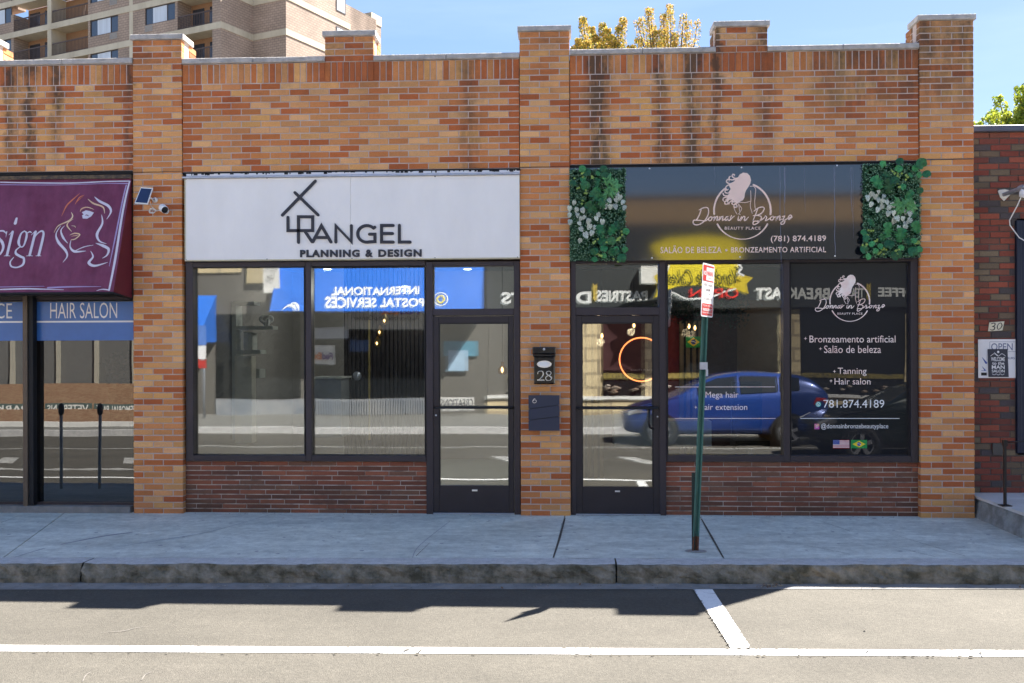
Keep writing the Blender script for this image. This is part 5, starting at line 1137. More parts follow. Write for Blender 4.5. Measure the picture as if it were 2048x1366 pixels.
# leaf litter in the gutter
lit = MB(); rr = random.Random(5)
for i in range(60):
    q = rl(1510 + rr.gauss(32, 14), 1169.5 + rr.uniform(-2, 5), .008 + rr.uniform(0, .012)); a = rr.uniform(0, 6.3); u = Vector((math.cos(a), math.sin(a), rr.uniform(-.4, .4))) * rr.uniform(.008, .022); v = Vector((-math.sin(a), math.cos(a), rr.uniform(-.4, .4))) * rr.uniform(.005, .011)
    lit.add([q - u, q - v, q + u, q + v], [(0, 1, 2, 3)], rr.randrange(2))
lf = lit.build('leaf_litter', [mat('dead_leaf', (.20, .11, .05, 1), .9), mat('pale_leaf', (.42, .33, .22, 1), .9)], None, kind='stuff')
tag(lf, 'small drift of dead brown leaves in the gutter at the kerb', 'leaves')
mb = MB(); rr = random.Random(15)
for px, py, z in ((1983, 1170, ZR), (1986, 1168.5, ZR), (1990, 1170.5, ZR), (2040, 1176, ZR), (982, 1045, 0), (960, 1044.5, 0), (686, 1038, 0), (948, 1091, -.02), (1858, 1175, ZR), (1300, 1172, ZR), (1160, 1171, ZR), (1004, 1178, ZR), (1730, 1262, ZR)):
    q = G(px, py, z) + Vector((0, 0, .012)); a = rr.uniform(0, 6.3); u = Vector((math.cos(a), math.sin(a), .3)) * .018; v = Vector((-math.sin(a), math.cos(a), -.2)) * .009; mb.add([q - u, q - v, q + u, q + v], [(0, 1, 2, 3)])
tag(mb.build('fallen_leaves', MATS['dead_leaf'], None, kind='stuff'), 'a few scattered dead leaves on the sidewalk and gutter', 'leaves')
# ================================================================== BEHIND: APARTMENT BLOCK AND TREES
apm = mat('tan_brick', (.20, .15, .12, 1), .9, var=.1, scale=3)
def brickify(name, c1, c2, mc, sc=1.0):
    m = bpy.data.materials.new(name); m.use_nodes = True; t = m.node_tree; N = t.nodes; K = t.links.new; bs = N['Principled BSDF']; bs.inputs['Roughness'].default_value = .9
    g = N.new('ShaderNodeTexCoord'); sx = N.new('ShaderNodeSeparateXYZ'); cb = N.new('ShaderNodeCombineXYZ'); ad = N.new('ShaderNodeMath'); ad.operation = 'ADD'
    K(g.outputs['Object'], sx.inputs[0]); K(sx.outputs[0], ad.inputs[0]); K(sx.outputs[1], ad.inputs[1]); K(ad.outputs[0], cb.inputs[0]); K(sx.outputs[2], cb.inputs[1])
    b = N.new('ShaderNodeTexBrick'); b.inputs['Scale'].default_value = sc; b.inputs['Brick Width'].default_value = .4; b.inputs['Row Height'].default_value = .2; b.inputs['Mortar Size'].default_value = .022
    b.inputs['Color1'].default_value = c1; b.inputs['Color2'].default_value = c2; b.inputs['Mortar'].default_value = mc; K(cb.outputs[0], b.inputs['Vector'])
    n = N.new('ShaderNodeTexNoise'); n.inputs['Scale'].default_value = .35; n.inputs['Detail'].default_value = 6; K(g.outputs['Object'], n.inputs['Vector']); mr = N.new('ShaderNodeMapRange'); mr.inputs[1].default_value = .3; mr.inputs[2].default_value = .7; mr.inputs[3].default_value = .8; mr.inputs[4].default_value = 1.15
    K(n.outputs[0], mr.inputs[0]); v = N.new('ShaderNodeVectorMath'); v.operation = 'SCALE'; K(b.outputs['Color'], v.inputs[0]); K(mr.outputs[0], v.inputs['Scale']); K(v.outputs[0], bs.inputs['Base Color']); return m
abk = brickify('apartment_brick', (.40, .30, .235, 1), (.34, .255, .20, 1), (.23, .17, .14, 1))
band = mat('concrete_band', (.42, .36, .27, 1), .9, scale=.6, c2=(.62, .55, .43, 1), cut=(.3, .7), stretch=(1, 1, .4)); rec = mat('balcony_wall', (.30, .17, .10, 1), .9); rail = mat('brown_rail', (.08, .055, .05, 1), .6)
TH = R(-24); C2 = Vector((-26.3, 63.7, 0))
ap = thing('apartment_block', 'tall tan brick apartment block with concrete bands and balconies rising behind the shops', 'building', C2, rotz=TH, local=True)
ux, uy = Vector((math.cos(TH), math.sin(TH), 0)), Vector((-math.sin(TH), math.cos(TH), 0))
def lx_(px, py=60, yl=0.0): p = PP(px, py, C2 + uy * yl, uy); return (p - C2).dot(ux)
def ly_(px, xl): p = PP(px, 60, C2 + ux * xl, ux); return (p - C2).dot(uy)
FLH = 2.82; zb0 = PP(432, 45, C2, uy).z                      # top of the band at the near corner
xN = lx_(506, 60, 4.05) ; 
yN_ = ly_(506, 0); xC = lx_(572, 60, yN_); yE1 = ly_(700, xC); yE2 = ly_(762, xC - .6) 
zroof = PP(762, 27, C2 + ux * (xC), ux).z
floors = [zb0 + FLH * k for k in range(-9, 4)]
def wseg(x0, x1, y0, y1, z0=-.2, z1=None, m=abk, name='wall'):
    return MB().box(x0, x1, y0, y1, z0, z1 or zroof - .8).build(name, m, ap)
# layout along the front: pixel breaks (left to right)
br = dict(w0=(-60, 27), b1=(27, 95), p1=(95, 103), b2=(103, 176), w1=(176, 259), s=(259, 266), w2=(266, 355), b3=(355, 432))
xx = {k: (lx_(a), lx_(b)) for k, (a, b) in br.items()}
xl0 = xx['w0'][0] - 12
D_ = 1.5
wseg(xl0, 0, D_, 16); wseg(0 + .001, xC, yN_, 16, name='wall'); wseg(xC - 8, xC - .6, 16, yE2, name='wall'); wseg(xC - 8, xC, 15.9, yE1)
for k in ('w0', 'w1', 'w2'):
    a, b = xx[k]
    if k == 'w0': a = xl0
    wins = {'w0': [(-25, 22)], 'w1': [(180, 236)], 'w2': [(290, 350)]}[k]
    wx = [(lx_(p), lx_(q)) for p, q in wins][0]
    cols = [(a, wx[0]), (wx[1], b)]
    for c0, c1 in cols: wseg(c0, c1, 0, D_ + .01)
    for zf in floors:                    # zf = top of a slab band; window sits above it
        wz0, wz1 = zf + .95, zf + FLH - .5 
        MB().box(wx[0], wx[1], .0, D_, zf - .5, wz0).build('spandrel', abk, ap)
        if zf > 17:
            fr4 = MB().box(wx[0], wx[1], .06, .12, wz0, wz0 + .05).box(wx[0], wx[1], .06, .12, wz1 - .06, wz1).box(wx[0], wx[0] + .05, .06, .12, wz0, wz1).box(wx[1] - .05, wx[1], .06, .12, wz0, wz1).box(wx[0] + (wx[1]-wx[0])*.72, wx[0] + (wx[1]-wx[0])*.72 + .06, .06, .12, wz0, wz1).build('window', mat('window_bronze', (.06, .05, .05, 1), .5), ap)
            f0, f1_ = wx[0] + (wx[1]-wx[0])*.25, wx[0] + (wx[1]-wx[0])*.72
            MB().poly([(wx[0], .10, wz0), (wx[1], .10, wz0), (wx[1], .10, wz1), (wx[0], .10, wz1)]).build('pane', mat('sky_glass', (.05, .06, .08, 1), .08, spec=1), fr4)
            MB().box(f0, f1_, .075, .095, wz0 + .06, wz1 - .07).build('curtain', mat('pale_curtain', (.55, .60, .68, 1), .5, scale=.1, stretch=(30, 1, 1), var=.15), fr4)
            if k in ('w1', 'w2'):
                q = wx[1] - .95 if k == 'w1' else wx[0] - .0
                mb = MB(); 
                for j in range(5): mb.box(q, q + .85, -.03, .0, zf + .40 + j * .10, zf + .46 + j * .10)
                mb.build('vent_grille', mat('grey_vent', (.30, .30, .30, 1), .6), ap)
for k in ('b1', 'b2', 'b3'):
    a, b = xx[k]
    for zf in floors:
        MB().box(a, b, .02, D_ + .02, zf - .42, zf - .04).build('balcony_slab', band, ap)
        if zf > 17:
            MB().box(a, b, D_ - .01, D_ + .02, zf, zf + FLH - .45).build('balcony_wall', rec, ap)
            dx0 = a + (b - a) * (.05 if k != 'b2' else .1); 
            if k != 'b2':
                dr = MB().box(dx0, dx0 + (b-a)*.3, D_ - .05, D_ - .02, zf, zf + 2.0).box(a + (b-a)*.5, a + (b-a)*.8, D_ - .05, D_ - .02, zf + .2, zf + 2.0).build('balcony_door', mat('dark_glass_door', (.03, .035, .05, 1), .2, spec=1), ap)
                MB().box(a + (b-a)*.60, a + (b-a)*.72, D_ - .07, D_ - .055, zf + .25, zf + 1.9).build('curtain', MATS['pale_curtain'], dr)
            mb = MB(); mb.box(a + .03, b - .03, .03, .08, zf + 1.0, zf + 1.10).box(a + .03, b - .03, .04, .07, zf + .08, zf + .13)
            nn = int((b - a) / .17)
            for j in range(nn + 1): mb.box(a + .04 + (b-a-.1)*j/nn, a + .075 + (b-a-.1)*j/nn, .045, .065, zf + .12, zf + 1.0)
            mb.build('balcony_railing', rail, ap)
a, b = xx['p1']; MB().box(a, b, -.02, D_, -.2, zroof).build('concrete_post', band, ap)
a, b = xx['s']; MB().box(a, b, -.02, .05, -.2, zroof).build('concrete_post', band, ap)
MB().box(xx['b3'][1] - .35, -.001, -.03, D_, -.2, zroof).build('concrete_post', abk, ap)
for zf in floors:
    MB().box(xl0, 0, -.05, .02, zf - .5, zf).build('concrete_band', band, ap)
    MB().box(0, .05, -.05, yN_ - .05, zf - .5, zf).build('concrete_band', band, ap)
    MB().box(0, xC + .05, yN_ - .05, yN_, zf - .5, zf).build('concrete_band', band, ap)
    MB().box(xC, xC + .05, yN_ + .001, yE1, zf - .5, zf).build('concrete_band', band, ap)
    if zf > 20:
        zw = zf + .6; w0, w1 = ly_(672, xC), ly_(691, xC)
        wf = MB().box(xC - .05, xC + .03, w0, w1, zw, zw + 1.5).build('window', MATS['window_bronze'], ap); MB().box(xC + .031, xC + .04, w0 + .15, w1 - .12, zw + .1, zw + 1.4).build('curtain', MATS['pale_curtain'], wf)
MB().box(xC - 8, xC - .55, 16, yE2 + .05, zroof - .9, zroof).box(xC - 8, xC + .06, yN_, yE1, zroof - .1, zroof + .9).build('roof_band', band, ap)

def tree(name_label, base, H, spread, shoots, cols, leaves, seed, grp=None, droop=0.0, leafsize=.045, trunk_r=.16, dense=1.0, crown_from=.45):
    rr = random.Random(seed); t = thing('tree', name_label, 'tree', base, grp)
    bark = mat('grey_bark', (.10, .08, .06, 1), .95, var=.3, scale=12, bump=.6)
    mb = MB(); th = H * crown_from; mb.tube([base, base + Vector((.05, .03, th * .5)), base + Vector((0, .1, th))], [trunk_r, trunk_r * .8, trunk_r * .65], 10); mb.build('trunk', bark, t)
    mb = MB(); lv = MB()
    for (dx, dy, hz, ln) in shoots:      # tip of each upward shoot, relative to base
        tip = base + Vector((dx, dy, hz)); st = base + Vector((dx * .12, dy * .12, th * rr.uniform(.85, 1.0)))
        path = []
        for k in range(9):
            u = k / 8; p = st.lerp(tip, u); p.x += -dx * .28 * math.sin(math.pi * u) * .6 + rr.uniform(-.05, .05); p.y -= dy * .15 * math.sin(math.pi * u); path.append(p)
        mb.tube(path, [trunk_r * .35 * (1 - u / 8.6) + .006 for u in range(9)], 5)
        m_ = int(leaves * ln)
        for i in range(m_):
            u = 1 - (rr.random() ** 1.5) * .75; f = u * 8; k = min(7, int(f)); p = path[k].lerp(path[k+1], f - k)
            w_ = spread * (1.05 - u) ** .8 * rr.random() ** .6 + .05; a = rr.uniform(0, 6.283); off = Vector((math.cos(a) * w_, math.sin(a) * w_, rr.uniform(-.35, .25) * w_ * 1.2))
            c = p + off; d = Vector((rr.gauss(0, 1), rr.gauss(0, 1), rr.gauss(.3, 1))).normalized(); s = leafsize * rr.uniform(.6, 1.3); v = d.orthogonal().normalized(); v = (v * math.cos(a) + d.cross(v) * math.sin(a)) * s * .55; u_ = d * s
            lv.add([c - u_, c - v * .8, c + u_, c + v * .8], [(0, 1, 2, 3)], rr.choices(range(len(cols)), [5, 3, 2, 1][:len(cols)])[0])
    mb.build('limbs', bark, t); lv.build('crown', cols, t)
    return t
def lmat(n, c):
    m = mat(n, c, .6, var=.25, scale=30); b = m.node_tree.nodes['Principled BSDF']; b.inputs['Subsurface Weight'].default_value = 0
    t = m.node_tree; N = t.nodes; K = t.links.new; o = N['Material Output']; tl = N.new('ShaderNodeBsdfTranslucent'); tl.inputs[0].default_value = c; ms = N.new('ShaderNodeMixShader'); ms.inputs[0].default_value = .4
    K(b.outputs[0], ms.inputs[1]); K(tl.outputs[0], ms.inputs[2]); K(ms.outputs[0], o.inputs[0]); return m
ly1, ly2, ly3, ly4 = lmat('yellow_leaf', (.66, .46, .08, 1)), lmat('ochre_leaf', (.52, .33, .08, 1)), lmat('olive_leaf', (.20, .22, .05, 1)), lmat('brown_leaf', (.12, .08, .04, 1))
Yt = 15.0
def tips(lst, base, seed):
    rr = random.Random(seed); o = []
    for px, py, ln in lst:
        y = Yt + rr.uniform(-.9, .9); p = P(px, py, y); o.append((p.x - base.x, y - base.y, p.z - base.z, ln))
    return o
b1_ = Vector((P(1215, 700, Yt).x, Yt, -.2)); b2_ = Vector((P(1335, 700, Yt).x, Yt, -.2))
L1 = [(1167, 37, 1), (1186, 55, 1), (1208, 48, 1.1), (1212, 58, 1), (1240, 54, .5), (1248, 38, .8), (1154, 80, 1.2), (1162, 84, 1), (1146, 94, 1), (1176, 84, 1), (1224, 72, 1), (1234, 84, 1), (1262, 92, .6), (1280, 78, .5), (1200, 88, 1.3), (1190, 72, 1.2)]
L2 = [(1276, 43, .5), (1286, 36, .5), (1292, 16, .5), (1301, 20, .6), (1306, 52, .9), (1326, 30, 1), (1338, 10, .7), (1343, 20, .6), (1370, 28, .6), (1376, 42, .5), (1396, 42, .45), (1313, 62, 1.1), (1330, 60, 1.1), (1350, 66, .8), (1376, 66, .4), (1320, 84, 1.2), (1345, 84, 1.3), (1300, 82, .8), (1382, 88, .4)]
tree('yellow-leaved tree with upright shoots behind the parapet, beside the middle brick pier', b1_, 9.5, .58, tips(L1, b1_, 1), [ly1, ly3, ly2, ly3], 2400, 21, 'yellow trees behind the parapet', leafsize=.036)
tree('sparse ochre tree with feathery tips behind the parapet, next to the small pier', b2_, 10.5, .48, tips(L2, b2_, 2), [ly2, ly1, ly3, ly3], 1500, 22, 'yellow trees behind the parapet', leafsize=.033)
gy1, gy2, gy3 = lmat('yellow_green_leaf', (.42, .44, .05, 1)), lmat('fresh_leaf', (.30, .38, .05, 1)), lmat('deep_green_leaf', (.14, .22, .04, 1))  # three leaf tones mixed at random, the last a deeper green
b3_ = Vector((P(2080, 700, 11.5).x, 11.5, -.2)); rr = random.Random(6); sh = []
for i in range(90):
    a = rr.uniform(0, 6.28); r_ = rr.uniform(.2, 1.75); sh.append((math.cos(a) * r_, math.sin(a) * r_, 5.05 + 2.8 * math.sqrt(max(0, 1 - (r_ / 2.0) ** 2)) * rr.uniform(.65, 1), 1))
tree('round yellow-green maple rising over the red brick shop', b3_, 7.5, .6, sh, [gy1, gy2, gy3], 700, 8, leafsize=.05)
# a tall utility pole beyond the red shop: its shadow crosses the lane
up_ = thing('utility_pole', 'tall wooden pole whose thin shadow falls slanting on the lane', 'pole', Vector((6.75, 3.1, 4.0)))
wd_ = mat('pole_wood', (.12, .09, .06, 1), .9)
MB().tube([(6.75, 3.1, -.2), (6.75, 3.1, 9.9)], [.06, .045], 10).build('pole', wd_, up_); MB().box(6.5, 7.3, 3.06, 3.14, 9.2, 9.3).build('crossarm', wd_, up_)
# ================================================================== INSIDE THE SHOPS
def ibox(name, px0, px1, py0, py1, Y, dep, m, parent): return fbox(MB(), px0, px1, py0, py1, Y, dep).build(name, m, parent)
pale = mat('pale_laminate', (.62, .64, .60, 1), .5); grey_d = mat('dark_slat_wood', (.020, .014, .014, 1), .6, var=.25, scale=5)
sh = thing('shelf_unit', 'tall pale shelf unit with books inside the planning shop', 'shelf', P(490, 880, 2.2))
ibox('upright', 464, 472, 603, 880, 2.2, .25, pale, sh)
for a, b, c in ((603, 610, 508), (652, 659, 545), (700, 708, 521), (738, 756, 519)): fbox(MB(), 472.2, c, a, b, 2.2, .25).build('shelf', pale, sh)
bks = thing('book_row', 'two upright pale binders on the middle shelf of the tall unit', 'books', P(496, 700, 2.25))
ibox('binder', 487, 495, 664, 699.6, 2.24, .2, white_m, bks); ibox('binder', 495.6, 505, 665, 699.6, 2.24, .2, pale, bks)
kn = thing('knot_sculpture', 'white knot-shaped ornament on the upper shelf', 'ornament', P(533, 652, 2.3))
c_ = P(533, 641, 2.32); MB().tube([c_ + Vector((.055 * (math.sin(t) + 2 * math.sin(2*t)) / 2, .04 * math.sin(3*t), .055 * (math.cos(t) - 2 * math.cos(2*t)) / 2)) for t in [i * 2 * math.pi / 40 for i in range(41)]], .020, 8).build('knot', white_m, kn)
pf = thing('framed_picture', 'dark framed picture on the side wall of the planning shop', 'picture', P(446, 655, 2.9)); ibox('frame', 436, 457, 607, 655, 2.9, .04, black_m, pf); ibox('print', 440, 453, 613, 649, 2.89, .005, mat('grey_print_paper', (.35, .4, .42, 1), .6), pf)
cm_ = thing('column', 'square column in the planning shop, its pale colour standing in for sunlight', 'column', P(487, 880, 1.8)); ibox('shaft', 470, 503, 712, 886, 1.8, .18, mat('sunlit_plaster', (.72, .68, .58, 1), .8), cm_)  # the pale colour stands in for a patch of sun on the column
sl = thing('slat_wall', 'dark vertical slat partition behind the reception of the planning shop', 'partition', P(770, 880, 3.2)); a, b, z0, z1 = rectp(688, 852, 560, 880, 3.2)
MB().box(a, b, 3.26, 3.30, .02, 3.0).build('backing', gasket, sl); mb = MB(); n = int((b - a) / .06)
for i in range(n): mb.box(a + i * .06, a + i * .06 + .042, 3.2, 3.255, .02, 3.0)
mb.build('slats', grey_d, sl, kind='stuff')
ibox('brass_strip', 737, 740, 640, 880, 3.15, .02, mat('brass', (.35, .25, .08, 1), .35, .8), sl)
ck = thing('wall_clock', 'small round silver clock on the dark slat wall', 'clock', P(714, 752, 3.1)); MB().lathe([(0, -.02), (.06, -.02), (.065, 0)], P(714, 752, 3.18), (0, 1, 0), 18).build('clock_face', steel, ck)
brass = MATS['brass']; glow = mat('warm_filament', (1, .50, .18, 1), .5, emit=1.6)
for i, (px, py) in enumerate(((770, 641), (760, 664), (755, 686))):
    t = thing('pendant_lamp', ['topmost of three small brass pendants over the reception', 'middle of three small brass pendants over the reception', 'lowest of three small brass pendants over the reception'][i], 'lamp', P(px, py, 2.2), 'brass pendants in the planning shop'); c_ = P(px, py, 2.2)
    MB().tube([c_ + Vector((0, 0, .09)), Vector((c_.x, c_.y, 3.05))], .003, 5).build('cord', gasket, t); MB().lathe([(.006, .09), (.03, .05), (.045, .0), (.03, -.045), (.0, -.06)], c_, (0, 0, 1), 10).build('shade', brass, t)
    MB().lathe([(0, .02), (.016, 0), (0, -.03)], c_ + FRONT * .045, (0, 0, 1), 8).build('bulb', glow, t)
t = thing('filament_lamp', 'glowing filament bulb hanging behind the left glass door', 'lamp', P(1005, 738, 1.6)); c_ = P(1005, 738, 1.6)
MB().lathe([(.018, .09), (.02, .05), (.06, .0), (.055, -.05), (.03, -.07)], c_, (0, 0, 1), 14).build('glass_shade', mat('amber_glass', (.25, .14, .05, 1), .2), t); MB().lathe([(0, .03), (.014, .01), (.016, -.02), (0, -.05)], c_ + FRONT * .065, (0, 0, 1), 10).build('bulb', glow, t); MB().tube([c_ + Vector((0, 0, .08)), (c_.x, c_.y, 3.05)], .004, 5).build('cord', gasket, t)
dsk = thing('reception_desk', 'pale reception desk deep in the planning shop', 'desk', P(660, 880, 2.5)); ibox('desk_front', 625, 682, 758, 875, 2.6, .5, mat('grey_laminate', (.30, .32, .34, 1), .5), dsk); ibox('desk_top', 622, 684, 754, 757.5, 2.55, .6, pale, dsk)
for i, (px, py) in enumerate(((655, 539), (935, 539), (960, 567), (978, 587))):
    t = thing('ceiling_light', ['recessed ceiling light over the larger window of the planning shop', 'nearest recessed light above the left door', 'middle recessed light above the left door', 'farthest recessed light above the left door'][i], 'light', P(px, py, 1), 'recessed lights of the planning shop'); d = ray(px, py); k = (3.055 - CAM.z) / d.z; c_ = CAM + d * k; pl = bpy.data.lights.new('lamp_light', 'POINT'); pl.energy = 5; pl.color = (1, .95, .86); pl.shadow_soft_size = .06; po = bpy.data.objects.new('lamp_light', pl); col.objects.link(po); po.parent = t; po.matrix_parent_inverse = Matrix.Translation(-t.location); po.location = Vector((c_.x - 1.2 + .5 * i * 0, 2.4, 2.6)) + Vector(((-1.3, .6, -.2, .9)[i], (0, 0, 1, 1)[i], 0))
    MB().lathe([(.0, 0), (.055, 0), (.06, .004)], c_, (0, 0, 1), 16).build('lens', mat('light_lens', (1, .97, .9, 1), .5, emit=4), t)
# salon
mar = mat('maroon_wall', (.060, .018, .020, 1), .8); tanw = mat('tan_wall', (.22, .15, .09, 1), .8); sw_ = mat('warm_slat_wood', (.13, .10, .06, 1), .6, var=.3)
bw = MB(); fbox(bw, 1200, 1475, 630, 900, 3.4, .05); bw.build('accent_wall', mar, building); fbox(MB(), 1334, 1362, 632, 900, 3.2, .05).build('accent_wall', mat('red_wall', (.16, .012, .012, 1), .8), building); fbox(MB(), 1476, 1575, 600, 900, 3.3, .05).build('accent_wall', tanw, building)
for i, (p0, p1) in enumerate(((1150, 1200), (1360, 1405))):
    s = thing('slat_panel', ['wooden slat panel behind the right glass door', 'wooden slat panel beside the red wall of the salon'][i], 'panel', P(p0, 880, 2.9)); a, b, z0, z1 = rectp(p0, p1, 640, 880, 2.9); mb = MB(); x = a
    while x < b: mb.box(x, x + .05, 2.9, 2.95, .02, P(p0, 642, 2.9).z); x += .085
    mb.build('slats', sw_, s, kind='stuff'); MB().box(a, b, 2.96, 2.99, .02, P(p0, 642, 2.9).z).build('backing', gasket, s)
nr = thing('neon_ring_sign', 'glowing orange neon ring sign behind the right glass door', 'neon sign', P(1283, 765, 1.1)); c_ = P(1283, 719, 1.1); rn = mat('orange_neon', (1, .24, .07, 1), .5, emit=.75, var=0)
rk = 43.5 * 11.6 / FPX; MB().tube([c_ + Vector((math.cos(a) * rk, 0, math.sin(a) * rk)) for a in [i * math.pi / 24 for i in range(49)]], .008, 8, cap=False).build('neon_tube', rn, nr)
rk2 = rk * .96; MB().lathe([(rk2 * .93, .03), (rk2, .03), (rk2, .05), (rk2 * .93, .05), (rk2 * .93, .03)], c_, (0, 1, 0), 40).build('ring_backing', mar, nr)
mb = MB(); text_px(mb, 'BEAUTY PLACE', 1262, 1305, 738, 742, 1.1, .001, spacing=1.2); mb.build('lettering', rose, nr)
fl_ = thing('wall_flag', 'green flag with yellow diamond on the slat panel inside the salon', 'flag', P(1388, 695, 2.8)); a, b, z0, z1 = rectp(1372, 1402, 673, 695, 2.85); mb = MB(); brazil(mb, a, b, z0, z1, 2.85); mb.build('cloth', [fg, fy, fb, fw], fl_)
dsk = thing('white_desk', 'pale reception desk low behind the salon door and window', 'desk', P(1326, 893, 1.2)); ibox('desk_front', 1229, 1423, 842, 893, 1.2, .5, mat('frosted_desk', (.50, .56, .58, 1), .5), dsk); ibox('desk_upper', 1229, 1320, 826, 841.5, 1.22, .45, MATS['frosted_desk'], dsk)
gi = [leafmat('dark_hanging_leaf', (.008, .03, .015, 1), (.02, .07, .035, 1)), MATS['dark_hanging_leaf'] if 'dark_hanging_leaf' in MATS else g_box]
for i, (px, py, r_) in enumerate(((1460, 622, .22), (1380, 618, .24), (1345, 610, .14))):
    t = thing('hanging_greenery', ['round bunch of dark hanging leaves beside the tan salon wall', 'wide bunch of dark hanging leaves behind the parking sign', 'small bunch of dark hanging leaves beside the salon door frame'][i], 'plant', P(px, py, 1.6), 'hanging greenery in the salon'); rr = random.Random(i + 30); mb = MB(); c0 = P(px, py, 1.6)
    for k in range(420):
        c = c0 + Vector((rr.gauss(0, .5), rr.gauss(0, .4), rr.gauss(0, .42))) * r_; u = Vector((rr.gauss(0, 1), rr.gauss(0, 1), rr.gauss(0, 1))).normalized() * .022; v = u.orthogonal().normalized() * .014; mb.add([c - u, c - v, c + u, c + v], [(0, 1, 2, 3)])
    mb.build('foliage', gi[0], t); MB().tube([c0, (c0.x, c0.y, 3.05)], .004, 5).build('cord', gasket, t)
for i, (px, py) in enumerate(((1204, 671), (1378, 652), (1390, 655), (1268, 650))):
    t = thing('small_pendant', ['glowing pendant above the neon ring, nearest the mailbox pier', 'first of two glowing pendants before the slat panel', 'second of two glowing pendants before the slat panel', 'glowing pendant just above the neon ring'][i], 'lamp', P(px, py, 2), 'small pendants in the salon'); c_ = P(px, py, 2.0); pl = bpy.data.lights.new('lamp_light', 'POINT'); pl.energy = 1.2 if i in (0, 3) else .35; pl.color = (1, .72, .45); pl.shadow_soft_size = .05; po = bpy.data.objects.new('lamp_light', pl); col.objects.link(po); attach(po, t); po.location = c_ + Vector((0, .25, -.08)); MB().lathe([(0, .03), (.014, .012), (.016, -.018), (0, -.04)], c_, (0, 0, 1), 10).build('bulb', glow, t); MB().tube([c_ + Vector((0, 0, .03)), (c_.x, c_.y, 3.05)], .003, 5).build('cord', gasket, t)
chr_ = thing('salon_chair', 'black salon chair in the back of the right shop', 'chair', P(1500, 860, 2.4)); c_ = P(1500, 780, 2.4)
MB().bevel_box(c_.x - .22, c_.x + .22, 2.2, 2.65, .5, .6, .02).build('seat', black_m, chr_); MB().bevel_box(c_.x - .2, c_.x + .2, 2.6, 2.68, .65, 1.35, .02).build('backrest', black_m, chr_); MB().tube([(c_.x, 2.42, .02), (c_.x, 2.42, .5)], .03, 10).lathe([(.26, .015), (.24, .03), (.04, .05)], (c_.x, 2.42, 0), (0, 0, 1), 20).build('pedestal', steel, chr_)

# ================================================================== ACROSS THE STREET (what the glass mirrors)
MB().box(-60, 60, -12.3, -12.12, -.35, -.04).build('far_kerb', kerb_top_m, kind='structure')
MB().box(-60, 60, -60, -12.3, -.35, -.045).build('far_sidewalk', mat('far_concrete', (.17, .165, .15, 1), .9), kind='structure')
YF2 = -17.0; YVf = 2 * YG - YF2
def vbox(mb, px0, px1, py0, py1, Yv, dep, mi=0):
    a, b = V(px0, py1, Yv), V(px1, py0, Yv); return mb.box(a.x, b.x, a.y - dep, a.y, a.z, b.z, mi)
stuc = mat('grey_stucco', (.13, .12, .105, 1), .9); palebk = brickify('pale_glazed_brick', (.62, .50, .30, 1), (.56, .45, .27, 1), (.35, .28, .18, 1), .55); dfas = mat('dark_fascia', (.035, .04, .042, 1), .6); dwin = mat('far_window_glass', (.012, .014, .016, 1), .12, spec=.5); wtrim = mat('white_trim', (.72, .70, .66, 1), .7)
bk = thing('bakery_building', 'pale brick bakery with a dark lettered fascia, mirrored in the salon windows', 'building', (4, YF2, 0))
xa, xb = V(975, 700, YVf).x, 22; gz = -.05; fz0, fz1 = V(1200, 618, YVf).z, V(1200, 452, YVf).z; roofz = V(1200, 400, YVf).z
MB().box(xa, xb, YF2 - 8, YF2 - .02, gz, roofz).build('wall', stuc, bk)
mb = MB(); zw0, zw1 = V(1230, 796, YVf).z, V(1230, 620, YVf).z
MB().box(xa, xb, YF2 - .02, YF2, gz, zw0).build('brick_base', palebk, bk); MB().box(xa, xb, YF2 - .02, YF2 + .06, zw0, zw0 + .09).build('sill', wtrim, bk)
MB().box(xa, xb, YF2 - .02, YF2 + .12, fz0, fz1).build('fascia', dfas, bk); MB().box(xa, xb, YF2 - .02, YF2 + .06, fz1, roofz).build('upper_wall', mat('brown_render', (.26, .18, .105, 1), .9), bk); MB().box(xa, xb, YF2 - .3, YF2 + .10, roofz, roofz + .06).build('cornice', stuc, bk)
for a_, b_ in ((1152, 1203), (1290, 1335), (1560, 1600), (1810, 1850)): vbox(MB(), a_, b_, 620, 796, YVf, .05).build('pier', palebk, bk)
mred = mat('maroon_blind', (.045, .012, .014, 1), .7); tape = mat('yellow_tape', (.26, .20, .05, 1), .7, scale=6, c2=(.10, .08, .03, 1), cut=(.5, .56), stretch=(3, 1, 1))
for a_, b_ in ((1204, 1289), (1336, 1559), (1601, 1809), (1020, 1140)):
    w_ = vbox(MB(), a_, b_, 622, 793, YVf - .02, .03).build('window', dwin, bk); (vbox(MB(), a_, b_, 640, 742, YVf - .05, .01).build('blind', mred, w_) if a_ == 1204 else None); vbox(MB(), a_, b_, 747, 757, YVf - .06, .01).build('printed_tape', tape, w_)
    mb = MB(); rr = random.Random(a_); 
    for k in range(9): q = V(a_ + (b_ - a_) * rr.random(), 775 + rr.uniform(-6, 8), YVf - .05); mb.lathe([(0, -.05), (.09, -.02), (.10, .01), (0, .04)], q, (0, 0, 1), 8)
    mb.build('display_bread', mat('bread', (.22, .14, .09, 1), .8, scale=3, c2=(.36, .32, .28, 1)), w_)
bd = vbox(MB(), 1152, 1163, 620, 880, YVf, .06).build('door_jamb', wtrim, bk)
wl_ = mat('fascia_letters', (.82, .82, .78, 1), .6); gold = mat('wheat_gold', (.65, .48, .10, 1), .6)
mb = MB()
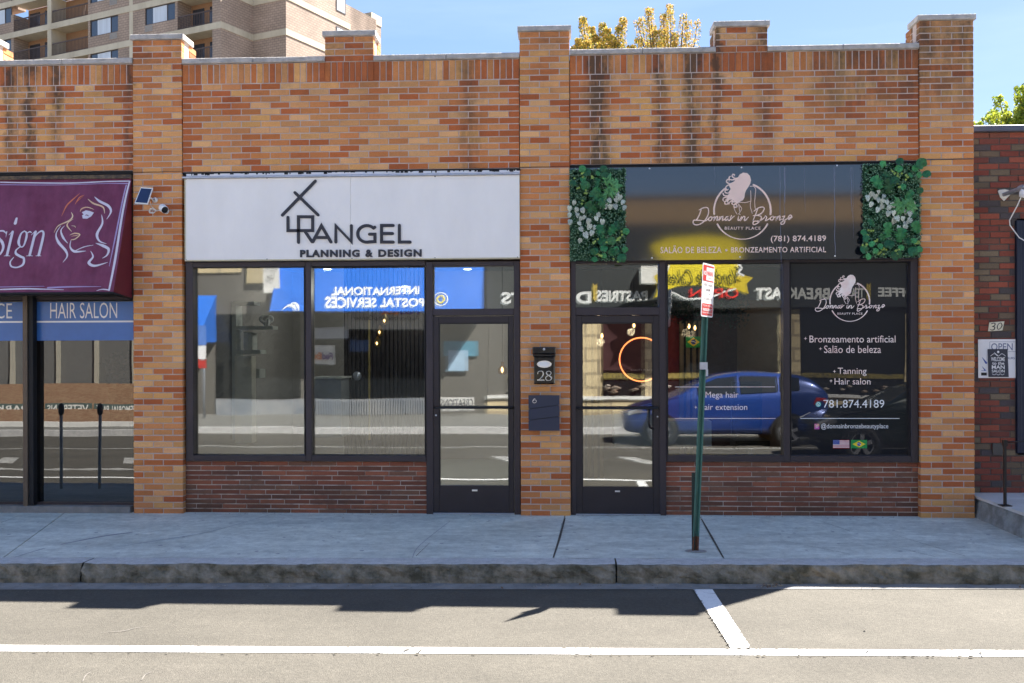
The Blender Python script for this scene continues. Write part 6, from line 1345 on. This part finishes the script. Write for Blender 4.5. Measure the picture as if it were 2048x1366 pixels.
for s, a_, b_, y0, y1 in (('COFFEE', 1756, 1852, 576, 595), ('TEA', 1700, 1727, 577, 597), ('BREAKFAST', 1514, 1660, 576, 600), ('PASTRIES', 1190, 1294, 580, 602), ('DESSERTS', 1002, 1181, 583, 606)): text_mirror(mb, s, a_, b_, y0, y1, YVf - .12, .01, offset=.035)
mb.build('white_lettering', wl_, bk)
mb = MB()
for px in (1189, 1737):
    for k in range(7):
        for sg in (-1, 1): q = V(px, 602 - k * 4.5, YVf - .13); mb.add([q, q + Vector((sg * .05, .01, .05)), q + Vector((sg * .07, .01, .12)), q + Vector((sg * .005, .01, .07))], [(0, 1, 2, 3)])
mb.build('wheat_emblem', gold, bk)
vbox(MB(), 1282, 1320, 530, 564, YVf - .4, .4).build('wall_light', wtrim, bk)
# yellow ribbon sign
ys = thing('ribbon_sign', 'yellow ribbon-shaped bakery sign with dark script, mirrored above the salon window', 'sign', V(1400, 590, YVf - 1.0))
Yr = YVf - 1.2; CR = cpt(1290, 510, 6.827); yel = mat('sign_yellow', (.78, .62, .035, 1), .5); 
def Vp(pts, o=0.0): return [V(*CR(*p), Yr) + Vector((0, o, 0)) for p in pts]
main = [(280, 470), (450, 412), (700, 386), (1000, 410), (1220, 458), (1250, 240), (1280, 60), (1330, -80), (1200, -210), (800, -250), (300, -210), (60, -120), (130, 20), (260, 120)]
MB().prism(Vp(main), (0, -1, 0), .12).build('ribbon', yel, ys)
MB().prism(Vp([(1215, 220), (1490, 300), (1400, 385), (1430, 530), (1215, 460)], -.03), (0, -1, 0), .06).prism(Vp([(285, 470), (190, 560), (130, 580), (185, 400), (115, 262), (200, 222), (290, 200)], -.03), (0, -1, 0), .06).build('ribbon_tail', mat('sign_yellow_dark', (.60, .45, .03, 1), .5), ys)
mb = MB(); Ov = Vp([(320, 466), (520, 418), (760, 400), (1000, 425), (1260, 480), (1270, 560), (1180, 612), (900, 600), (700, 640), (560, 600), (400, 510)], .02); mb.prism(Ov, (0, -1, 0), .08); mb.build('lower_plaque', dfas, ys)
mb = MB(); text_on(mb, 'OPEN', *Vp([(1270, 450), (620, 440), (1270, 590), (620, 570)], .05), .01, offset=.01); mb.build('red_lettering', mat('red_sign_letters', (.85, .05, .04, 1), .5), ys)
mb = MB(); text_on(mb, 'Vanda de Cakes', *Vp([(1240, 175), (310, 190), (1240, 400), (310, 370)], .02), .01, shear=.35); mb.build('script_lettering', mat('dark_script', (.04, .05, .02, 1), .6), ys)
mb = MB(); mb.ribbon(Vp([(290, 475), (430, 530), (560, 600), (760, 590), (930, 560), (1060, 500), (1220, 460)], .06), .05, (0, 1, 0)); mb.ribbon(Vp([(330, 110), (290, 240), (300, 300)], .06), .05, (0, 1, 0)); mb.ribbon(Vp([(1250, 100), (1310, 160), (1270, 230), (1340, 270)], .06), .06, (0, 1, 0)); mb.build('white_scroll', wl_, ys)
MB().tube([V(1400, 560, YVf) , V(1400, 560, Yr + .1)], .04, 8).build('bracket', steel, ys)
# shipping shop with the blue awning
sb = thing('shipping_shop', 'grey shop with poster windows and a parcel-service sign, mirrored in the planning shop windows', 'building', (-6, YF2, 0))
xs0 = V(380, 700, YVf).x
MB().box(xs0, xa - .01, YF2 - 8, YF2 - .02, gz, 6.3).build('wall', stuc, sb); 
vbox(MB(), 622, 852, 628, 794, YVf - .0, .02).build('window', dwin, sb); vbox(MB(), 432, 600, 628, 794, YVf, .02).build('window', dwin, sb)
plb = mat('pale_blue_panel', (.20, .22, .25, 1), .8, scale=1.5, c2=(.34, .34, .34, 1), cut=(.35, .65)); vbox(MB(), 432, 852, 796, 866, YVf - .02, .03).build('base_panel', plb, sb)
mb = MB()
for k in range(46): q = V(625 + k * 5, 830, YVf - .6); mb.box(q.x - .008, q.x + .008, q.y - .02, q.y, V(700, 866, YVf - .6).z, V(700, 800, YVf - .6).z)
mb.build('railing', gasket, sb)
MB().box(xs0 + .01, xa - .02, YF2 - .02, YF2 + .05, 4.55, 6.25).build('upper_wall', mat('cream_bounce_fill', (.66, .60, .48, 1), .9), sb)  # cream upper storey above the mirrored part, added as warm fill light
tanp = mat('tan_panel', (.42, .34, .20, 1), .8); vbox(MB(), 492, 529, 520, 567, YVf - .1, .1).build('panel', tanp, sb); vbox(MB(), 386, 480, 526, 545, YVf - .02, .1).build('brick_panel', palebk, sb)
vbox(MB(), 528, 560, 520, 585, YVf - .7, .05).build('blade_sign', wtrim, sb)
mb = MB(); text_mirror(mb, 'Family Care', 530, 558, 532, 543, YVf - .75, .01); text_mirror(mb, 'Law', 534, 550, 548, 560, YVf - .75, .01); mb.build('dark_lettering', char_letter, sb)
vbox(MB(), 690, 850, 618, 661, YVf - .3, .05).build('sign_board', mat('greyed_board', (.46, .44, .40, 1), .7), sb); mb = MB(); text_mirror(mb, 'Authorized ShipCenter', 706, 838, 632, 645, YVf - .35, .01); mb.build('dark_lettering', char_letter, sb)
pur = mat('purple_print', (.12, .03, .22, 1), .6); orp = mat('orange_print_sign', (.75, .20, .03, 1), .6)
mb = MB(); text_mirror(mb, 'Fed', 800, 838, 618, 629, YVf - .35, .01, offset=.04); text_mirror(mb, 'Fed', 646, 667, 706, 720, YVf - .1, .01, offset=.04); mb.build('purple_lettering', pur, sb)
mb = MB(); text_mirror(mb, 'Ex', 760, 798, 618, 629, YVf - .35, .01, offset=.04); mb.build('orange_lettering', orp, sb)
vbox(MB(), 624, 671, 691, 729, YVf - .05, .03).build('poster', wtrim, sb); mb = MB(); text_mirror(mb, 'Ex', 628, 645, 706, 720, YVf - .1, .01, offset=.04); mb.build('orange_lettering', orp, sb)
vbox(MB(), 624, 698, 656, 678, YVf - .05, .03).build('poster', mat('grey_poster', (.40, .42, .48, 1), .7), sb); vbox(MB(), 701, 737, 680, 702, YVf - .05, .03).build('poster', mat('blue_poster', (.05, .09, .2, 1), .7), sb)
vbox(MB(), 888, 955, 681, 712, YVf - .04, .03).build('poster', mat('teal_poster', (.08, .25, .35, 1), .7), sb); vbox(MB(), 898, 936, 700, 742, YVf - .07, .03).build('poster', mat('pale_blue_poster', (.35, .5, .65, 1), .7), sb)
vbox(MB(), 880, 948, 794, 822, YVf - .8, .05).build('street_board', wtrim, sb); mb = MB(); text_mirror(mb, 'CREATIONS', 882, 946, 797, 815, YVf - .86, .01, offset=.02); mb.build('dark_lettering', char_letter, sb)
ba = thing('blue_awning', 'sunlit blue awning lettered INTERNATIONAL POSTAL SERVICES, mirrored in the left shopfront', 'awning', V(760, 620, YVf - 1))
bl_m = mat('blue_canvas', (.012, .13, .55, 1), .6, var=.08, scale=2, bump=.1, bscale=3); 
def awn(px0, px1, pyt, pyb, proj=1.1):
    q0, q1 = V(px0, pyt, YVf), V(px1, pyt, YVf); f0, f1_ = V(px0, pyb, YVf - proj), V(px1, pyb, YVf - proj); f0.x, f1_.x = q0.x, q1.x
    val = .0
    mb = MB(); mb.poly([f0, f1_, q1, q0]); mb.poly([f0, q0, (q0.x, q0.y, f0.z)]); mb.poly([f1_, (q1.x, q1.y, f0.z), q1]); return mb, (f0, f1_, q0, q1)
mb, cr = awn(562, 968, 500, 622, 1.1); mb.build('canvas', bl_m, ba)
f0, f1_, q0, q1 = cr
def on_awn(px, py):                 # point of the awning plane mirrored at a pixel
    n = (f1_ - f0).cross(q0 - f0).normalized(); c = Vector((CAM.x, 2 * YG - CAM.y, CAM.z)); d = ray(px, py); d = Vector((d.x, -d.y, d.z)); n = n if n.y > 0 else -n
    return c + d * ((f0 - c).dot(n) / d.dot(n)) + n * .012
mb = MB(); text_on(mb, 'INTERNATIONAL', on_awn(838, 572), on_awn(664, 574), on_awn(838, 588), on_awn(664, 591), .002, offset=.03); text_on(mb, 'POSTAL SERVICES', on_awn(848, 596), on_awn(652, 593), on_awn(848, 613), on_awn(652, 616), .002, offset=.03)
mb.ribbon([on_awn(565, 620), on_awn(575, 612), on_awn(586, 612), on_awn(592, 622)], [.01, .06, .08, .02], (0, .7, .7)); mb.ribbon([on_awn(578, 610), on_awn(588, 606), on_awn(596, 612), on_awn(598, 622)], [.01, .06, .08, .02], (0, .7, .7))
mb.ribbon([on_awn(884 + 14 * math.cos(a), 598 + 13 * math.sin(a)) for a in [i * .5 for i in range(14)]], .03, (0, .7, .7)); mb.build('white_lettering', wl_, ba)
mb = MB(); mb.ribbon([on_awn(884 + 7 * math.cos(a), 598 + 7 * math.sin(a)) for a in [i * .5 for i in range(16)]], .05, (0, .7, .7)); mb.build('yellow_emblem', yel, ba)
ba2 = thing('blue_awning', 'narrow blue awning mirrored at the edge of the planning shop window, by the brick pier', 'awning', V(400, 680, YVf - 1)); mb, cr = awn(386, 432, 590, 684, 1.4); mb.build('canvas', bl_m, ba2)
# beyond: low wall, planted bank and parking meters mirrored in the hair salon window
gw = thing('grey_warehouse', 'long grey panelled warehouse, mirrored in the hair salon window', 'building', (-15, -19, 0)); xg1 = xs0 - .2
MB().box(-45, xg1, -30, -19.02, gz, 5.5).build('wall', mat('grey_cladding', (.15, .15, .145, 1), .85), gw)
MB().box(-45, xg1, -19, -18.85, 4.2, 5.6).build('bounce_cladding', MATS['cream_bounce_fill'], gw)  # unseen cream strip added to bounce warm fill onto the street
for px in (8, 95, 172, 250, -80, -160): q = V(px, 700, 19.24).x; MB().box(q - .06, q + .06, -19, -18.9, gz, 5.5).build('cladding_strip', mat('pale_strip', (.42, .40, .33, 1), .8), gw)
MB().add([(-45, -18.9, .9), (-45, -13.4, .0), (xg1, -13.4, .0), (xg1, -18.9, .9)], [(0, 3, 2, 1)]).build('planted_bank', mat('leafy_bank', (.16, .075, .04, 1), .95, scale=9, c2=(.26, .17, .10, 1), bump=1, bscale=20), kind='structure')
MB().box(-45, xg1, -13.5, -13.35, -.05, .08).build('white_edging', wtrim, kind='structure')
ls = thing('banner_rail', 'dark rail of white-lettered banners, mirrored in the hair salon window', 'banner', (-14, -16, 1.2))
for i, (a_, b_, s) in enumerate(((-40, 42, 'PARKS'), (68, 160, 'VETERANS'), (165, 262, 'MEMORIAL PARK'))):
    vbox(MB(), a_, b_, 800, 824, 15.5, .05).build('banner', mat('banner_green', (.10, .14, .13, 1), .7), ls); mb = MB(); text_mirror(mb, s, a_ + 5, b_ - 5, 803, 818, 15.45, .01, offset=.02); mb.build('white_lettering', wl_, ls)
MB().tube([V(-60, 828, 15.6), V(268, 826, 15.6)], .03, 6).build('rail', gasket, ls)
def meter(x, y, twin, label):
    t = thing('parking_meter', label, 'parking meter', (x, y, -.03), 'parking meters at the kerb of the hair salon'); MB().tube([(x, y, -.03), (x, y, .95)], .020, 10).build('pole', mat('pale_galvanised', (.75, .75, .72, 1), .6), t)
    for dx in ((-.07, .07) if twin else (0,)): MB().lathe([(.02, 0), (.035, .02), (.04, .10), (.03, .14), (0, .16)], (x + dx, y, .95), (0, 0, 1), 12).build('meter_head', mat('meter_grey', (.16, .16, .165, 1), .4), t)
meter(-6.65, -1.8, False, 'single parking meter mirrored in the hair salon window, nearer the bronze post'); meter(-6.15, -1.85, False, 'single parking meter mirrored in the hair salon window, nearer the brick pier'); meter(-7.6, -1.8, False, 'parking meter mirrored beside the word SERVICE')

ss = thing('street_sign', 'narrow blue, white and red street sign mirrored at the planning shop’s left edge', 'sign', V(404, 880, 15.5))
for nm, y0, y1, m_ in (('blue_panel', 652, 690, mat('sign_print_blue', (.10, .22, .60, 1), .5)), ('white_panel', 691, 718, swh), ('red_panel', 719, 736, sred)): vbox(MB(), 396, 412, y0, y1, 15.5, .03).build(nm, m_, ss)
q = V(404, 652, 15.6); MB().tube([(q.x, q.y - .1, gz), (q.x, q.y - .1, q.z)], .03, 8).build('pole', steel, ss)
# ------------------------------------------------------------------ cars
tyre = mat('tyre_rubber', (.015, .015, .015, 1), .85); rimm = mat('dark_alloy', (.22, .22, .24, 1), .4, .2); cg = mat('car_glass', (.02, .025, .03, 1), .05, spec=1)
def car(label, x0, yc, Lc, Wd, H, pm, flip, cat='car'):
    """nose at x0, tail at x0 + Lc; the body is lofted through rings of a real hatchback outline"""
    t = thing('hatchback_car' if H > 1.4 else 'parked_car', label, cat, (x0 + Lc / 2, yc, ZR))
    S = [(0.0, .30, .62, .66, .55), (.03, .22, .70, .74, .80), (.10, .20, .84, .86, .92), (.20, .20, .93, .95, .97), (.27, .20, .99, 1.02, 1.0), (.36, .20, 1.02, 1.30, 1.0), (.45, .20, 1.03, 1.47, 1.0), (.58, .20, 1.04, 1.52, 1.0), (.72, .20, 1.06, 1.51, 1.0), (.84, .20, 1.09, 1.46, .99), (.93, .22, 1.10, 1.36, .96), (.985, .28, 1.02, 1.10, .90), (1.0, .36, .94, .96, .78)]
    hs_ = H / 1.52; vs = []; fs = []; k = 14; 
    for (u, zb, zs, zr, wf) in S:
        x = x0 + u * Lc; w2 = Wd / 2 * wf; zr *= hs_; zs *= hs_ if zs > 1 else 1; zs = min(zs, zr - .005); rw = w2 * (1 - .26 * min(1, max(0, (zr - zs) / .4)))
        ring = [(w2 * .86, zb), (w2 * .97, zb + .10), (w2, zb + (zs - zb) * .55), (w2 * .97, zs - .04), (w2 * .93, zs), (rw + .02, zr - .05 * min(1, (zr - zs) / .1)), (rw * .75, zr)]
        for s in (1, -1):
            r_ = ring if s == 1 else ring[::-1]
            vs += [(x, yc + s * a, ZR + z) for a, z in r_]
    n = len(S); fs = [(i*k+j, i*k+(j+1)%k, (i+1)*k+(j+1)%k, (i+1)*k+j) for i in range(n-1) for j in range(k)]
    fs += [tuple(range(k-1, -1, -1)), tuple(range((n-1)*k, n*k))]
    mb = MB(); mb.add(vs, fs, 0, True); o = mb.build('body', pm, t)
    b = o.modifiers.new('smooth', 'SUBSURF'); b.levels = 2; b.render_levels = 2
    for s in (1, -1):                                                  # side windows as slightly proud glass following the tumblehome
        def side_pt(u, f):
            import bisect
            us = [q[0] for q in S]; i = max(0, min(len(S) - 2, bisect.bisect(us, u) - 1)); t_ = (u - us[i]) / (us[i+1] - us[i]); g = lambda j: S[i][j] * (1 - t_) + S[i+1][j] * t_
            zr, zs, w2 = g(3) * hs_, g(2), g(4) * Wd / 2; zs *= hs_ if zs > 1 else 1; rw = w2 * (1 - .26 * min(1, max(0, (zr - zs) / .4))); z = zs + .03 + (zr - zs - .10) * f; return Vector((x0 + u * Lc, yc + s * (w2 * .93 + (rw + .02 - w2 * .93) * f + .012), ZR + z))
        for ua, ub in ((.36, .555), (.57, .75), (.76, .85)):
            q = [side_pt(ua + (ub-ua) * j / 4, 0.02) for j in range(5)] + [side_pt(ub - (ub-ua) * j / 4, .93) for j in range(5)]; MB().poly(q).build('side_window', cg, t)
        for uw in (.18, .80):
            c = Vector((x0 + uw * Lc, yc + s * (Wd / 2 - .055), ZR + .315)); ax = Vector((0, s, 0))
            MB().disc(c + ax * .072, ax, .37, 28).build('wheel_arch', gasket, t)
            wh = MB().lathe([(.20, .0), (.30, .02), (.315, .06), (.315, .12), (.30, .15), (.215, .155), (.20, .12)], c - ax * .03, ax, 28).build('wheel', tyre, t)
            mb = MB(); mb.lathe([(.215, .10), (.205, .125), (.19, .10)], c, ax, 28); mb.lathe([(0, .12), (.04, .12), (.05, .09)], c, ax, 12)
            for j in range(5): a = j * 2 * math.pi / 5 + .3; d = Vector((math.cos(a), 0, math.sin(a))); e = Vector((-d.z, 0, d.x)); mb.prism([c + ax * .09 + d * .03 - e * .028, c + ax * .09 + d * .20 - e * .04, c + ax * .09 + d * .20 + e * .04, c + ax * .09 + d * .03 + e * .028], ax, .02)
            mb.build('rim', rimm, wh)
        MB().prism([(x0 + .10, yc + s * Wd * .36, ZR + .60), (x0 + .42, yc + s * Wd * .455, ZR + .70), (x0 + .36, yc + s * Wd * .452, ZR + .78), (x0 + .12, yc + s * Wd * .36, ZR + .70)], (0, s, 0), .02).build('headlight', mat('headlight_glass', (.6, .62, .65, 1), .1, spec=1), t)
        MB().prism([(x0 + Lc - .36, yc + s * Wd * .465, ZR + .84), (x0 + Lc - .10, yc + s * Wd * .43, ZR + .86), (x0 + Lc - .10, yc + s * Wd * .43, ZR + .96), (x0 + Lc - .30, yc + s * Wd * .46, ZR + .98)], (0, s, 0), .02).build('tail_light', mat('tail_light_red', (.5, .02, .02, 1), .2), t)
    return t
cb = mat('blue_car_paint', (.014, .05, .24, 1), .28, .25, var=.05, coat=1.0, spec=.6); cdk = mat('dark_green_car_paint', (.012, .020, .016, 1), .25, .2, coat=1.0)
car('bright blue hatchback mirrored in the salon door and window', 1.25, -10.2, 4.2, 1.74, 1.52, cb, False)
car('dark green car mirrored low in the black filmed window', 4.35, -7.3, 4.5, 1.78, 1.44, cdk, False)
